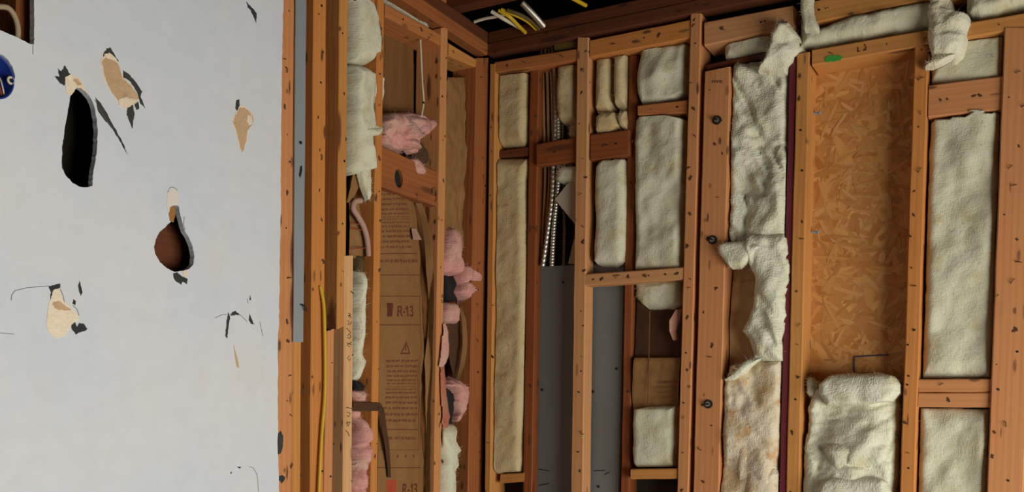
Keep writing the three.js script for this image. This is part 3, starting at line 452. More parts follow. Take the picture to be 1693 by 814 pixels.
level('B', [[1042, 776], [1119, 775], [1119, 792], [1042, 793]], { n: -0.005, d: 0.08, mat: M.amber, nail: 0 }, 'blocking', 'amber ledge block under the short white batt', 'block');
level('B', [[827, 784], [866, 782], [865, 797], [826, 800]], { n: -0.025, d: 0.06, mat: M.amber, nail: 0 }, 'blocking', 'small block at the foot of the tall corner batt', 'block');
{ const t = level('B', [[1342, 82], [1720, 16], [1720, 41], [1342, 108]], { n: 0.0, mat: M.amber, nail: 3 }, 'header', 'header over the strand board with a green paint mark', 'header');
  mesh('paint_mark', flat([[1362, 97], [1370, 92], [1382, 91], [1393, 93], [1390, 99], [1378, 102], [1366, 103]], 'B', 0.0008, 0.0008, 0.0015), M.greenPaint, t);
  mesh('pencil_mark', strokeGeo('B', [[[1418, 78], [1418, 86], [1422, 84]], [[1429, 73], [1432, 79], [1427, 84], [1433, 82]]], 0.0012, 0.0009), M.ink, t); }
level('B', [[1535, 141], [1659, 125], [1657, 181], [1534, 194]], { n: -0.006, d: 0.038, mat: M.redt, nail: 3 }, 'blocking', 'tall reddish block between the two upper right batts', 'block');
level('B', [[1518, 627], [1640, 626.5], [1639, 648], [1518, 648.5]], { n: -0.006, d: 0.08, mat: M.redt, nail: 1 }, 'blocking', 'upper of the two stacked blocks between the right batts', 'block');
level('B', [[1518, 649.5], [1639, 649], [1638, 674], [1517, 673]], { n: -0.006, d: 0.08, mat: M.redt, nail: 1 }, 'blocking', 'lower of the two stacked blocks between the right batts', 'block');

// ------------------------------------------------------------------ strand board with its flakes
{
  const t = thing('B', 'strand_board', 'bare oriented strand board panel showing between two amber studs', 'board'), n = -0.085;
  const osb = tex(512, 1024, (() => { const fl = []; for (let i = 0; i < 900; i++) fl.push([rnd() * 512, rnd() * 1024, rnd() * Math.PI, 14 + rnd() * 46, 4 + rnd() * 9, rnd()]); const buf = new Float32Array(512 * 1024).fill(0.45); fl.forEach(([cx, cy, a, l, w, s]) => { const ca = Math.cos(a), sa = Math.sin(a); for (let y = Math.max(0, cy - l | 0); y < Math.min(1024, cy + l); y++) for (let x = Math.max(0, cx - l | 0); x < Math.min(512, cx + l); x++) { const dx = x - cx, dy = y - cy, u = dx * ca + dy * sa, v = -dx * sa + dy * ca; if (Math.abs(u) < l && Math.abs(v) < w * (1 - 0.5 * (u / l) ** 2) + 2 * N3(x * 0.1, y * 0.1, s * 30)) buf[y * 512 + x] = s + 0.1 * N3(v * 0.9, u * 0.05, s * 50); } }); return (x, y) => mix3([176, 112, 48], [222, 166, 96], clamp(buf[y * 512 + x] * 0.9)); })());
  const osbM = std({ map: osb, roughness: 0.75 }), a = on('B', 1338, 100, n), b = on('B', 1517, 840, n), g = new THREE.BoxGeometry(b.x - a.x + 0.03, a.y - 0.06, 0.012), p = g.attributes.position, u = g.attributes.uv; for (let i = 0; i < p.count; i++) u.setXY(i, p.getX(i) * 2, p.getY(i) * 1);
  const m = mesh('panel', g, osbM, t); m.position.set((a.x + b.x) / 2, (a.y + 0.06) / 2, n - 0.006);
  const fg = [0, 1, 2, 3, 4, 5].map((k) => { const l = 0.018 + rnd() * 0.03, w = 0.0035 + rnd() * 0.006, s = new THREE.Shape(); s.moveTo(-l, -w * 0.4); s.lineTo(-l * 0.4, -w); s.lineTo(l * 0.6, -w * (0.6 + 0.4 * rnd())); s.lineTo(l, w * 0.2); s.lineTo(l * 0.5, w * 0.9); s.lineTo(-l * 0.7, w * (0.5 + 0.5 * rnd())); const q = new THREE.ExtrudeGeometry(s, { depth: 0.0007, bevelEnabled: false }); return q; });
  const fm = [0xc8904e, 0xc08746, 0xd09a5a, 0xb67e3e].map((c) => std({ color: c, roughness: 0.75 }));
  for (let i = 0; i < 260; i++) { const px = 1352 + rnd() * 150, py = 122 + rnd() * 510, q = on('B', px, py, n), f = mesh('wood_flake', fg[i % 6], fm[(rnd() * 4) | 0], t); f.position.set(q.x, q.y, n - 0.0006 + rnd() * 0.0008); f.rotation.set((rnd() - 0.5) * 0.06, (rnd() - 0.5) * 0.06, rnd() * Math.PI); f.scale.set(0.6 + rnd() * 1.3, 0.7 + rnd() * 0.7, 1); }
  mesh('wire_line', tubeGeo(new THREE.CatmullRomCurve3([[1411, 616], [1411.5, 603], [1412, 591], [1414, 590], [1440, 588.5], [1469, 587]].map(([x, y]) => on3('B', x, y, n + 0.003)), false, 'catmullrom', 0.05), 0.0016, 40), M.blueLine, t);
  for (const [x, y] of [[1350, 187], [1347.5, 384]]) { const q = on('B', x, y, -0.06), s = new THREE.CylinderGeometry(0.0035, 0.003, 0.026, 10); s.rotateZ(1.4); const sm = mesh('screw', s, M.steel, t); sm.position.set(q.x - 0.004, q.y, -0.06); const hd = mesh('head', new THREE.CylinderGeometry(0.006, 0.006, 0.003, 12).rotateZ(1.4), M.steel, sm); hd.position.x = 0.012; }
}
// ------------------------------------------------------------------ grey panel, cables, conduit
{ const t = thing('B', 'metal_cabinet', 'grey metal cabinet front recessed behind the studs below the cables', 'metal panel'), [TL, TR, BR, BL] = P2('B', [[886, 442], [1032, 433], [1024, 814], [879, 814]], -0.062);
  BL.y = BR.y = 0.05; mesh('cabinet', boardGeo(TL, TR, BR, BL, -0.062, 0.03, 'v', 0), M.panel, t);
  for (const [x, y] of [[930.5, 467], [896, 645], [989, 805], [980, 648], [1019, 610]]) { const p = on('B', x, y, -0.061), m = mesh('screw', nailGeo, M.iron, t); m.position.set(p.x, p.y, -0.061); }
  mesh('scratch', strokeGeo('B', [[[890, 776], [908, 779]], [[890, 803], [907, 800]], [[999, 785], [1007, 781]], [[981, 779], [1000, 778]]], -0.061, 0.0012), M.ink, t); }
const cableB = (pts, n, r, mat, name, label, cat, ribs) => { const t = thing('B', name, label, cat); mesh(ribs ? 'armour' : 'sheath', tubeGeo(curve('B', pts, n), r, ribs ? 150 : 40, ribs), mat, t); };
cableB([[893, 60], [897, 120], [899, 200], [901, 300], [897, 380], [894, 440]], -0.06, 0.005, M.wireTan, 'cable', 'leftmost tan cable dropping behind the reddish block', 'cable');
cableB([[899, 60], [904, 120], [906, 200], [908, 300], [905, 350], [903, 400]], -0.055, 0.005, M.wireTan, 'cable', 'second tan cable beside the dark recessed stud', 'cable');
cableB([[905, 60], [911, 130], [913, 200], [914, 260], [912, 300]], -0.06, 0.0045, M.wireWhite, 'cable', 'pale cable next to the tan cables', 'cable');
cableB([[912, 60], [917, 130], [918, 200], [915, 260], [912, 330], [903, 400], [897, 441]], -0.04, 0.0075, M.zinc, 'conduit', 'leftmost ribbed metal conduit entering the grey panel', 'conduit', 0.16);
cableB([[922, 190], [923, 260], [922, 310], [916, 370], [912, 441]], -0.04, 0.0075, M.zinc, 'conduit', 'middle ribbed metal conduit entering the grey panel', 'conduit', 0.16);
cableB([[930, 190], [930, 260], [932, 320], [933, 380], [932, 441]], -0.07, 0.006, M.zinc, 'conduit', 'dim ribbed conduit nearest the stud above the panel', 'conduit', 0.16);
{ const t = thing('L', 'yellow_cable', 'thin yellow cable hanging down the stud front', 'cable'); mesh('sheath', tubeGeo(curve('L', [[529, 474, 0.004], [534, 500, 0.008], [536, 545, 0.01], [537, 610, 0.01], [536, 660, 0.01], [532, 710, 0.01], [529, 760, 0.01], [526, 830, 0.01]]), 0.0045, 50), M.wireYellow, t); }
{ const t = thing('L', 'wire', 'thin pale wire dangling in front of the tan backing board', 'wire'); mesh('strand', tubeGeo(curve('L', [[694.5, 66, -0.02], [696, 100, -0.02], [698, 140, -0.02], [700, 168, -0.02], [697, 190, -0.02], [692, 238, -0.02]]), 0.0028, 40), M.wireWhite, t); const k = mesh('joint', new THREE.SphereGeometry(0.004, 10, 8), M.iron, t), p = on('L', 699.5, 170, -0.02); k.position.set(p.x, p.y, -0.02); }
// cables crossing above the corner; they lie on the top plate, under the joist
const over = (pts, r, mat, name, label, cat, ribs) => { const t = thing('B', name, label, cat); const c = new THREE.CatmullRomCurve3(pts.map(([x, y, z]) => on3('B', x, y, z))); mesh(ribs ? 'armour' : 'sheath', tubeGeo(c, r, ribs ? 110 : 40, ribs), mat, t); };
over([[784, 36, 0.1], [800, 31, 0.1], [822, 27, 0.1], [850, 20, 0.1]], 0.005, M.wireWhite, 'cable', 'short pale cable end lying across the gap overhead', 'cable');
over([[812, 19, 0.12], [830, 30, 0.1], [850, 41, 0.06], [862, 48, 0.03]], 0.006, M.wireWhite, 'cable', 'pale cable slanting across the yellow cables overhead', 'cable');
over([[824, 17, 0.12], [842, 28, 0.1], [856, 42, 0.06], [868, 54, 0.01]], 0.006, M.wireYellow, 'cable', 'first yellow cable crossing the dark gap overhead', 'cable');
over([[828, 16, 0.12], [850, 24, 0.1], [870, 34, 0.06], [886, 48, 0.01]], 0.006, M.wireYellow, 'cable', 'second yellow cable beside the ribbed conduit overhead', 'cable');
over([[838, 17, 0.12], [858, 24, 0.1], [876, 34, 0.06], [890, 48, 0.01]], 0.006, std({ color: 0x5a4a1c }), 'cable', 'dull olive cable under the ribbed conduit overhead', 'cable');
over([[862, 4, 0.14], [872, 14, 0.12], [884, 27, 0.08], [897, 42, 0.02]], 0.009, M.zinc, 'conduit', 'ribbed shiny conduit crossing the dark gap overhead', 'conduit', 0.16);
over([[940, -6, 0.14], [955, 2, 0.1], [968, 9, 0.06]], 0.006, M.wireYellow, 'cable', 'yellow cable at the top edge right of the conduit', 'cable');

// ------------------------------------------------------------------ insulation, left wall
const LW = 'torn white wool, left wall';
wool('L', [[-20, 575, 594], [0, 575, 600], [8, 576, 611], [30, 575, 617], [60, 575, 623], [90, 575, 621], [102, 576, 612], [110, 588, 602]], { n: 0.0, T: 0.075, jit: 0.003 }, M.clean, 'insulation_batt', 'upper plump white batt beside the amber stud, left wall', null);
{ const t = wool('L', [[106, 576, 588], [120, 575, 610], [131, 575, 632], [150, 575, 631], [180, 575, 625], [205, 574, 618], [216, 574, 610], [240, 574, 606], [260, 574, 610], [280, 574, 612], [290, 575, 582]], { n: 0.004, T: 0.075, jit: 0.004, lump: 0.02 }, M.clean, 'insulation_batt', 'lower torn white batt ending in two ragged tails', null);
  addWool(t, 'L', 'torn_tail', [[268, 594, 612], [300, 600, 616], [318, 604, 614], [332, 609, 612]], { n: 0.004, T: 0.025, lump: 0.006 }, M.clean);
  addWool(t, 'L', 'strand', [[211, 604, 634], [217, 600, 634], [225, 604, 626]], { n: 0.012, T: 0.02, lump: 0.004 }, M.clean); }
{ const t = thing('L', 'kraft_flap', 'curled brown paper flap with a pinkish rolled edge, left wall', 'paper flap'); mesh('paper', sheetGeo('L', [[330, 576, 592, -0.05, -0.04], [370, 577, 600, -0.05, -0.03], [400, 577, 607, -0.05, -0.03], [427, 576, 611, -0.05, -0.03]]), M.kraft, t);
  mesh('rolled_edge', tubeGeo(curve('L', [[596, 332, -0.02], [586, 334, -0.02], [583, 344, -0.02], [591, 358, -0.02], [600, 374, -0.02], [606, 395, -0.02], [609, 424, -0.02]]), 0.008, 40), M.kraftPink, t);
  mesh('print_line', strokeGeo('L', [[[580, 369], [597, 372]], [[580, 378], [600, 381]], [[579, 412], [606, 410]]], -0.026, 0.0014), M.inkRed, t); }
{ const t = thing('L', 'kraft_strip', 'slanting brown paper strip below the torn white batt', 'paper strip'); mesh('paper', sheetGeo('L', [[272, 588, 600, -0.03, -0.03], [300, 580, 596, -0.03], [335, 572, 580, -0.03]]), M.kraft, t); }
wool('L', [[420, 586, 606], [432, 584, 606], [446, 584, 600], [455, 586, 594]], { n: -0.03, T: 0.04 }, std({ map: FT.stained, color: 0x6a5638, bumpMap: fibreBump, bumpScale: 0.005 }), 'wool_tuft', 'dark brown wool tuft under the curled paper flap', null);
wool('L', [[446, 584, 598], [480, 583, 597], [510, 582, 594], [530, 582, 598], [560, 582, 596], [590, 582, 598], [597, 583, 603], [612, 582, 596], [632, 582, 594]], { n: -0.01, T: 0.06, jit: 0.008, lump: 0.02 }, M.cream, 'wool_tuft', 'narrow ragged white wool beside the handwritten stud', null);
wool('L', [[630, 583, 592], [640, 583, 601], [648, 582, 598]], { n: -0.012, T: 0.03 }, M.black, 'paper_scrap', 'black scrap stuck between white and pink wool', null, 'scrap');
wool('L', [[645, 582, 598], [655, 582, 602], [664, 583, 600], [668, 588, 596]], { n: -0.008, T: 0.04 }, M.pink, 'pink_wool', 'small pink wool lump above the dark paper strap', null);
{ const t = thing('L', 'paper_strap', 'dark paper strap crossing the amber stud and hanging down the batt', 'paper strip'); mesh('paper', sheetGeo('L', [[666, 582, 628, 0.004, 0.006], [672, 582, 632, 0.004, 0.006], [680, 582, 634, 0.004, 0.006]], { wr: 0.001 }), M.kraftDark, t); mesh('tail', sheetGeo('L', [[674, 624, 634, 0.006, 0.004], [700, 629, 638, -0.005], [735, 636, 643, -0.012], [790, 641, 646, -0.02]], { wr: 0.002 }), M.kraftDark, t); }
wool('L', [[676, 582, 592], [690, 583, 596], [710, 583, 602], [730, 583, 606], [738, 582, 600], [750, 581, 603], [765, 580, 606], [778, 582, 599], [790, 581, 596], [804, 579, 602], [835, 576, 608]], { n: -0.006, T: 0.06, jit: 0.012, lump: 0.026, fine: 0.006, tear: 1.4, fold: 0.014 }, M.pink, 'pink_wool', 'long pink wool shreds at the foot of the handwritten stud', null);
// kraft faced batt with print
{
  const cv = document.createElement('canvas'); cv.width = 256; cv.height = 1536; const c = cv.getContext('2d'); c.fillStyle = '#875f30'; c.fillRect(0, 0, 256, 1536);
  for (let i = 0; i < 6000; i++) { c.fillStyle = rnd() < 0.5 ? 'rgba(120,84,48,0.10)' : 'rgba(176,136,86,0.10)'; c.fillRect(rnd() * 256, rnd() * 1536, 2 + rnd() * 30, 1 + rnd() * 2); }
  const Y = (py) => (py - 312) / (850 - 312) * 1536, X = (f) => f * 256, red = '#5e2412';
  c.fillStyle = red; c.strokeStyle = red;
  const para = (y0, y1, x0, x1, rows) => { for (let r = 0; r < rows; r++) { let x = X(x0); const y = Y(mix(y0, y1, r / rows)), h = (Y(y1) - Y(y0)) / rows * 0.5; while (x < X(x1) - 8) { const w = 6 + rnd() * 22; for (let q = x; q < Math.min(x + w, X(x1)); q += 4) c.fillRect(q, y + rnd() * h * 0.3, 2.6, h * (0.6 + 0.4 * rnd())); x += w + 6; } } };
  const line = (y, x0, x1, w = 3) => { c.lineWidth = w; c.beginPath(); c.moveTo(X(x0), Y(y)); c.lineTo(X(x1), Y(y)); c.stroke(); };
  para(322, 412, 0.02, 0.72, 13); line(416, 0, 0.9); para(424, 438, 0.05, 0.9, 1); line(458, 0, 0.95); for (const f of [0.4, 0.62, 0.8]) { c.fillStyle = '#7a5a30'; c.fillRect(X(f), Y(470), 6, 10); } c.fillStyle = red; line(487, 0, 0.95); line(536, 0.02, 0.9);
  c.fillRect(X(0.14), Y(502), 30, 66); c.clearRect; c.font = 'bold 62px sans-serif'; c.save(); c.translate(X(0.32), Y(525)); c.scale(0.8, 1); c.fillText('R-13', 0, 0); c.restore();
  c.lineWidth = 5; c.beginPath(); c.moveTo(X(0.52), Y(570)); c.lineTo(X(0.43), Y(588)); c.lineTo(X(0.61), Y(588)); c.closePath(); c.stroke(); c.fillRect(X(0.505), Y(575), 7, 26);
  para(596, 636, 0.16, 0.84, 6); line(640, 0.16, 0.84); para(645, 700, 0.14, 0.82, 7); line(706, 0.1, 0.84); para(716, 726, 0.18, 0.82, 1); line(747, 0, 0.86); for (const f of [0.36, 0.5, 0.7]) c.fillRect(X(f), Y(758), 6, 14); line(778, 0, 0.9);
  c.fillStyle = '#a84020'; c.fillRect(X(0.18), Y(794), 46, 60); c.fillStyle = red; c.font = 'bold 58px sans-serif'; c.save(); c.translate(X(0.44), Y(813)); c.scale(0.8, 1); c.fillText('R-13', 0, 0); c.restore();
  c.lineWidth = 3; c.beginPath(); c.moveTo(X(0.9), Y(487)); c.lineTo(X(0.92), Y(747)); c.stroke(); c.beginPath(); c.moveTo(X(0.86), Y(590)); c.lineTo(X(0.86), Y(747)); c.stroke();
  const tx = new THREE.CanvasTexture(cv); tx.colorSpace = THREE.SRGBColorSpace; tx.magFilter = THREE.LinearFilter;
  const t = thing('L', 'paper_faced_batt', 'brown paper faced batt printed R-13 in red', 'insulation');
  mesh('facing', sheetGeo('L', [[312, 628, 681, -0.045, -0.05], [360, 627, 688, -0.04, -0.045], [440, 625, 693, -0.04, -0.04], [500, 624, 698, -0.038, -0.04], [560, 622, 699, -0.036, -0.04], [640, 622, 697, -0.036, -0.04], [740, 621, 698, -0.036, -0.04], [850, 620, 702, -0.036, -0.04]], { wr: 0.007, bow: 0.012, K: 30, thick: 0.03 }), std({ map: tx, roughness: 0.8 }), t);
  mesh('flange', sheetGeo('L', [[336, 687, 697, -0.035, -0.02], [360, 695, 705, -0.035, -0.015], [400, 701, 713, -0.035, -0.012], [440, 704, 716, -0.03, -0.012], [500, 708, 721, -0.03, -0.012], [560, 706, 720, -0.03, -0.012], [600, 701, 718, -0.03, -0.012], [660, 703, 720, -0.03, -0.014], [740, 705, 718, -0.03, -0.014], [850, 708, 716, -0.03, -0.016]], { wr: 0.003, K: 8 }), M.kraft, t);
  mesh('torn_edge', sheetGeo('L', [[378, 680, 688, -0.02, -0.03], [390, 682, 694, -0.015, -0.03], [397, 684, 697, -0.015, -0.03]], { wr: 0.003, K: 8 }), M.kraftPink, t);
}
{ const t = thing('L', 'backing_board', 'flat tan board closing the bay behind the dangling wire', 'board'), [TL, TR, BR, BL] = P2('L', [[625, 30], [684, 68], [684, 200], [622, 200]], -0.086); TL.y = TR.y; mesh('panel', boardGeo(TL, TR, BR, BL, -0.086, 0.01, 'v', 0), M.tanBoard, t); }
{ const t = wool('L', [[184, 645, 690], [191, 634, 700], [200, 628, 712], [206, 626, 717], [213, 626, 708], [222, 626, 700], [231, 628, 684], [240, 632, 678], [247, 644, 682], [250, 660, 680]], { n: 0.0, T: 0.07, jit: 0.013, lump: 0.026, fine: 0.006, tear: 1.4, fold: 0.014 }, M.pink, 'pink_wool', 'large pink wool clump caught above the bored block', null); addWool(t, 'L', 'torn_tail', [[232, 668, 682], [244, 672, 689], [254, 680, 690]], { n: -0.004, T: 0.03 }, M.pink); }
wool('L', [[222, 668, 680], [235, 674, 694], [250, 688, 704], [264, 692, 708], [272, 700, 706]], { n: -0.02, T: 0.03, jit: 0.008 }, std({ map: FT.stained, color: 0x5c4630, bumpMap: fibreBump, bumpScale: 0.005 }), 'wool_tuft', 'dark brown fibre tuft right of the pink clump', null);
wool('L', [[262, 680, 690], [275, 682, 698], [284, 684, 703], [291, 690, 698]], { n: -0.004, T: 0.03, jit: 0.006 }, M.pink, 'pink_wool', 'little pale pink tuft between the two bored holes', null);
// corner bay
{ const t = thing('L', 'wrinkled_paper', 'wrinkled dull paper facing split by a dark crack in the corner bay', 'paper facing'); mesh('paper', sheetGeo('L', [[128, 738, 771, -0.05, -0.045], [240, 736, 772, -0.045, -0.035], [300, 734, 766, -0.045, -0.03], [380, 732, 767, -0.045, -0.03], [440, 732, 769, -0.05, -0.04]], { wr: 0.012, K: 40 }), M.kraft, t); mesh('paper_flap', sheetGeo('L', [[138, 773, 790, -0.05, -0.05], [240, 774, 788, -0.045, -0.05], [300, 768, 787, -0.045, -0.05], [380, 769, 787, -0.045, -0.05], [440, 770, 785, -0.05]], { wr: 0.009 }), M.kraft, t); }
wool('L', [[376, 745, 749], [395, 741, 757], [420, 736, 761], [438, 734, 767], [450, 734, 766], [456, 740, 758]], { n: -0.004, T: 0.06, jit: 0.008, lump: 0.024, fine: 0.006, tear: 1.4, fold: 0.014 }, M.pink, 'pink_wool', 'pointed pink wool tuft above the black hollow in the corner bay', null);
wool('L', [[438, 764, 774], [455, 762, 786], [470, 763, 791], [482, 758, 799], [492, 766, 795], [502, 778, 786]], { n: -0.002, T: 0.05, jit: 0.009, lump: 0.024, fine: 0.006, tear: 1.4, fold: 0.014 }, M.pink, 'pink_wool', 'pink wool lump touching the wide corner stud', null);
wool('L', [[454, 734, 760], [470, 734, 764], [488, 734, 762], [500, 736, 750]], { n: -0.045, T: 0.03 }, M.black, 'black_fill', 'black fill put in for shade in the hollow between the pink tufts', null);  // black lump added for the darkness of an empty hollow
wool('L', [[500, 738, 752], [514, 734, 758], [530, 734, 757], [537, 738, 754]], { n: -0.012, T: 0.045, jit: 0.004 }, M.pink, 'pink_wool', 'pale pink pad below the black hollow', null);
wool('L', [[528, 727, 734], [550, 726, 740], [570, 724, 742], [590, 722, 741], [602, 720, 735], [612, 722, 730]], { n: 0.012, T: 0.03, jit: 0.004 }, M.pink, 'pink_wool', 'pink wool pulled over the front of the slim stud', null);
{ const t = thing('L', 'kraft_flap', 'brown paper flap with a long curling edge near the corner', 'paper flap'); mesh('paper', sheetGeo('L', [[532, 736, 763, -0.04], [560, 740, 766, -0.04], [600, 744, 766, -0.04], [628, 750, 758, -0.035]]), M.kraftDark, t); mesh('curled_edge', sheetGeo('L', [[506, 759, 763, -0.02, -0.01], [530, 763, 770, -0.02, -0.008], [570, 764, 772, -0.02, -0.008], [600, 760, 768, -0.02, -0.008], [628, 754, 758, -0.02, -0.012]], { K: 8, wr: 0.002 }), M.kraft, t); }
wool('L', [[626, 744, 750], [636, 742, 762], [642, 746, 775], [652, 752, 774], [662, 754, 776], [672, 752, 776], [684, 752, 764], [700, 748, 757]], { n: -0.006, T: 0.045, jit: 0.016, lump: 0.024, fine: 0.006, tear: 1.4, fold: 0.014 }, M.pink, 'pink_wool', 'shredded pink wool beside the lower corner stud', null);
wool('L', [[640, 732, 748], [665, 732, 752], [690, 730, 748], [720, 738, 746]], { n: -0.03, T: 0.03 }, M.black, 'black_fill', 'black fill above the shaggy white wool', null);  // plain black lump filling the dark patch here
wool('L', [[600, 722, 734], [640, 724, 736], [690, 724, 744], [712, 722, 740]], { n: 0.008, T: 0.02, jit: 0.004 }, std({ map: FT.pink, color: 0xd8b8a0 }), 'pink_wool', 'dusty pink shreds along the slim stud', null);
wool('L', [[700, 730, 750], [712, 720, 752], [730, 722, 750], [745, 728, 758], [752, 728, 750], [770, 728, 752], [780, 727, 746], [800, 727, 746], [840, 725, 744]], { n: 0.014, T: 0.06, jit: 0.01, lump: 0.012, tear: 1.3 }, M.clean, 'wool_tuft', 'shaggy white wool at the foot of the corner bay', null);
wool('L', [[-6, 640, 672], [4, 650, 690], [14, 664, 700], [26, 682, 708], [38, 698, 714], [46, 706, 714]], { n: -0.012, T: 0.05, jit: 0.006 }, M.clean, 'wool_tuft', 'white wool stuffed in the gap under the left top plate', null);

// ------------------------------------------------------------------ insulation, back wall
wool('B', [[108, 824, 874], [125, 822, 876], [200, 820, 875], [236, 820, 874], [246, 824, 868]], { n: -0.02, T: 0.065, jit: 0.003 }, M.dull, 'insulation_batt', 'short cream batt above the dark block by the corner', null);
wool('B', [[260, 820, 876], [275, 818, 876], [300, 817, 873], [400, 816, 874], [470, 815, 876], [560, 814, 874], [640, 812, 871], [700, 810, 869], [760, 808, 867], [780, 811, 865], [787, 822, 858]], { n: -0.014, T: 0.07, jit: 0.0035, lump: 0.007 }, M.dull, 'insulation_batt', 'tall stained cream batt next to the corner', null);
wool('B', [[100, 924, 957], [125, 921, 957], [180, 919, 957], [196, 922, 957], [206, 930, 954]], { n: -0.015, T: 0.06, jit: 0.002, lump: 0.008 }, M.dull, 'insulation_batt', 'small rounded batt right of the hanging cables', null);
wool('B', [[203, 942, 957], [215, 939, 957], [230, 941, 957]], { n: -0.025, T: 0.04 }, M.dull, 'wool_tuft', 'small wool tuft under the rounded batt', null);
{ const t = wool('B', [[88, 986, 1010], [100, 985, 1012], [150, 984, 1012], [180, 984, 1012], [188, 988, 1010]], { n: -0.012, T: 0.06, jit: 0.002, lump: 0.006 }, M.dull, 'insulation_batt', 'white batt folded into two upright strips above the block', null);
  addWool(t, 'B', 'second_strip', [[84, 1016, 1037], [100, 1015, 1038], [150, 1014, 1038], [172, 1016, 1038], [180, 1020, 1036]], { n: -0.014, T: 0.06, jit: 0.002, lump: 0.006 }, M.dull);
  addWool(t, 'B', 'lower_fold', [[184, 994, 1016], [196, 985, 1021], [208, 984, 1024], [216, 984, 1018], [221, 988, 1006]], { n: -0.006, T: 0.05, lump: 0.01 }, M.dull);
  addWool(t, 'B', 'lower_fold', [[182, 1022, 1037], [196, 1020, 1037], [208, 1024, 1037], [214, 1028, 1036]], { n: -0.012, T: 0.05, lump: 0.008 }, M.dull); }
wool('B', [[258, 1004, 1028], [265, 994, 1034], [278, 984, 1035], [330, 982, 1036], [360, 984, 1036], [420, 980, 1034], [432, 980, 1032], [440, 988, 1014]], { n: -0.008, T: 0.05, jit: 0.003 }, M.batt, 'insulation_batt', 'white batt hanging in front of the grey panel top', null);
{ const t = thing('B', 'white_sheet', 'pale triangular corner of a folded sheet beside the conduits', 'sheet'); const g = flat([[917, 330], [936, 306], [956, 286], [956, 378], [938, 356]], 'B', -0.03, 0.002, 0.0006); mesh('paper', g, std({ color: 0xb4aa96 }), t); mesh('lower_corner', flat([[948, 396], [956, 392], [956, 438], [939, 436]], 'B', -0.03, 0.002, 0.0006), std({ color: 0xa89e88 }), t); }
wool('B', [[274, 928, 957], [284, 921, 957], [296, 919, 957], [303, 926, 950]], { n: -0.018, T: 0.035 }, M.batt, 'wool_tuft', 'white wool tuft under the block beside the conduits', null);
wool('B', [[66, 1064, 1139], [80, 1059, 1139], [120, 1054, 1138], [156, 1053, 1136], [164, 1056, 1124], [172, 1060, 1086]], { n: -0.012, T: 0.07, jit: 0.004, lump: 0.022 }, M.batt, 'insulation_batt', 'square white batt between stud and amber block', null);
{ const t = wool('B', [[184, 1062, 1076], [190, 1056, 1090], [200, 1050, 1136], [240, 1047, 1135], [300, 1050, 1134], [400, 1050, 1132], [449, 1049, 1130]], { n: -0.012, T: 0.07, jit: 0.004, lump: 0.016 }, M.batt, 'insulation_batt', 'tall white batt passing behind the slim rail', null);
  addWool(t, 'B', 'torn_end', [[448, 1050, 1130], [470, 1049, 1129], [490, 1049, 1128], [503, 1058, 1127], [514, 1074, 1112]], { n: -0.038, T: 0.04, jit: 0.005 }, M.batt); }
{ const t = thing('B', 'folded_kraft', 'creased brown paper facing exposed between two white batts', 'paper facing'); mesh('paper', sheetGeo('B', [[496, 1053, 1128, -0.06], [560, 1050, 1126, -0.055], [588, 1049, 1124, -0.05], [594, 1048, 1124, -0.035]], { wr: 0.003 }), M.kraftDark, t); mesh('lower_fold', sheetGeo('B', [[592, 1048, 1124, -0.03], [598, 1047, 1124, -0.028], [640, 1045, 1122, -0.035], [690, 1043, 1121, -0.05]], { wr: 0.003 }), M.kraft, t);
  mesh('print_line', strokeGeo('B', [[[1090, 634], [1120, 632]], [[1089, 643], [1119, 641]], [[1088, 651], [1118, 650]], [[1087, 660], [1117, 659]], [[1074, 515], [1072, 600], [1070, 680]]], -0.026, 0.0013), std({ color: 0x7a4a2c }), t);
  mesh('pink_curl', sheetGeo('B', [[512, 1117, 1127, -0.02, -0.03], [530, 1106, 1124, -0.012, -0.03], [548, 1106, 1118, -0.012, -0.03], [563, 1112, 1120, -0.02, -0.03]], { wr: 0.004, K: 10 }), std({ color: 0xb8846c, roughness: 0.85 }), t); }
wool('B', [[671, 1078, 1122], [678, 1046, 1122], [700, 1045, 1121], [740, 1045, 1120], [766, 1046, 1119], [776, 1052, 1116]], { n: -0.01, T: 0.065, jit: 0.004 }, M.batt, 'insulation_batt', 'short white batt resting on the amber ledge block', null);
// torn wool column
{ const t = wool('B', [[98, 1220, 1306], [112, 1208, 1309], [200, 1207, 1308], [236, 1206, 1311], [280, 1205, 1311], [340, 1204, 1308], [390, 1204, 1306], [430, 1203, 1306]], { n: -0.002, T: 0.085, jit: 0.006, lump: 0.026, fine: 0.0035, fold: 0.014, along: 1 }, M.bright, 'torn_wool', 'tall torn wool column between the bolted post and maroon shade strip', null);
  addWool(t, 'B', 'side_lobe', [[398, 1198, 1240], [408, 1184, 1262], [420, 1186, 1250], [434, 1196, 1236], [444, 1208, 1226]], { n: 0.034, T: 0.03, jit: 0.005, lump: 0.01 }, M.bright);
  addWool(t, 'B', 'torn_front', [[385, 1240, 1300], [410, 1228, 1305], [440, 1236, 1309], [465, 1246, 1308], [490, 1244, 1303], [520, 1238, 1302], [548, 1224, 1302], [560, 1236, 1300], [590, 1244, 1299], [600, 1246, 1296]], { n: 0.025, T: 0.07, jit: 0.007, lump: 0.022, fine: 0.0035, fold: 0.01, along: 1 }, M.bright);
  addWool(t, 'B', 'strand', [[592, 1240, 1262], [604, 1222, 1246], [618, 1208, 1232], [630, 1196, 1210]], { n: 0.016, T: 0.03, jit: 0.008 }, M.bright); }
wool('B', [[425, 1199, 1262], [500, 1197, 1262], [620, 1194, 1262]], { n: -0.048, T: 0.04, jit: 0.003, lump: 0.016 }, M.tan, 'insulation_batt', 'tan stained wool exposed beside the bolted post', null);
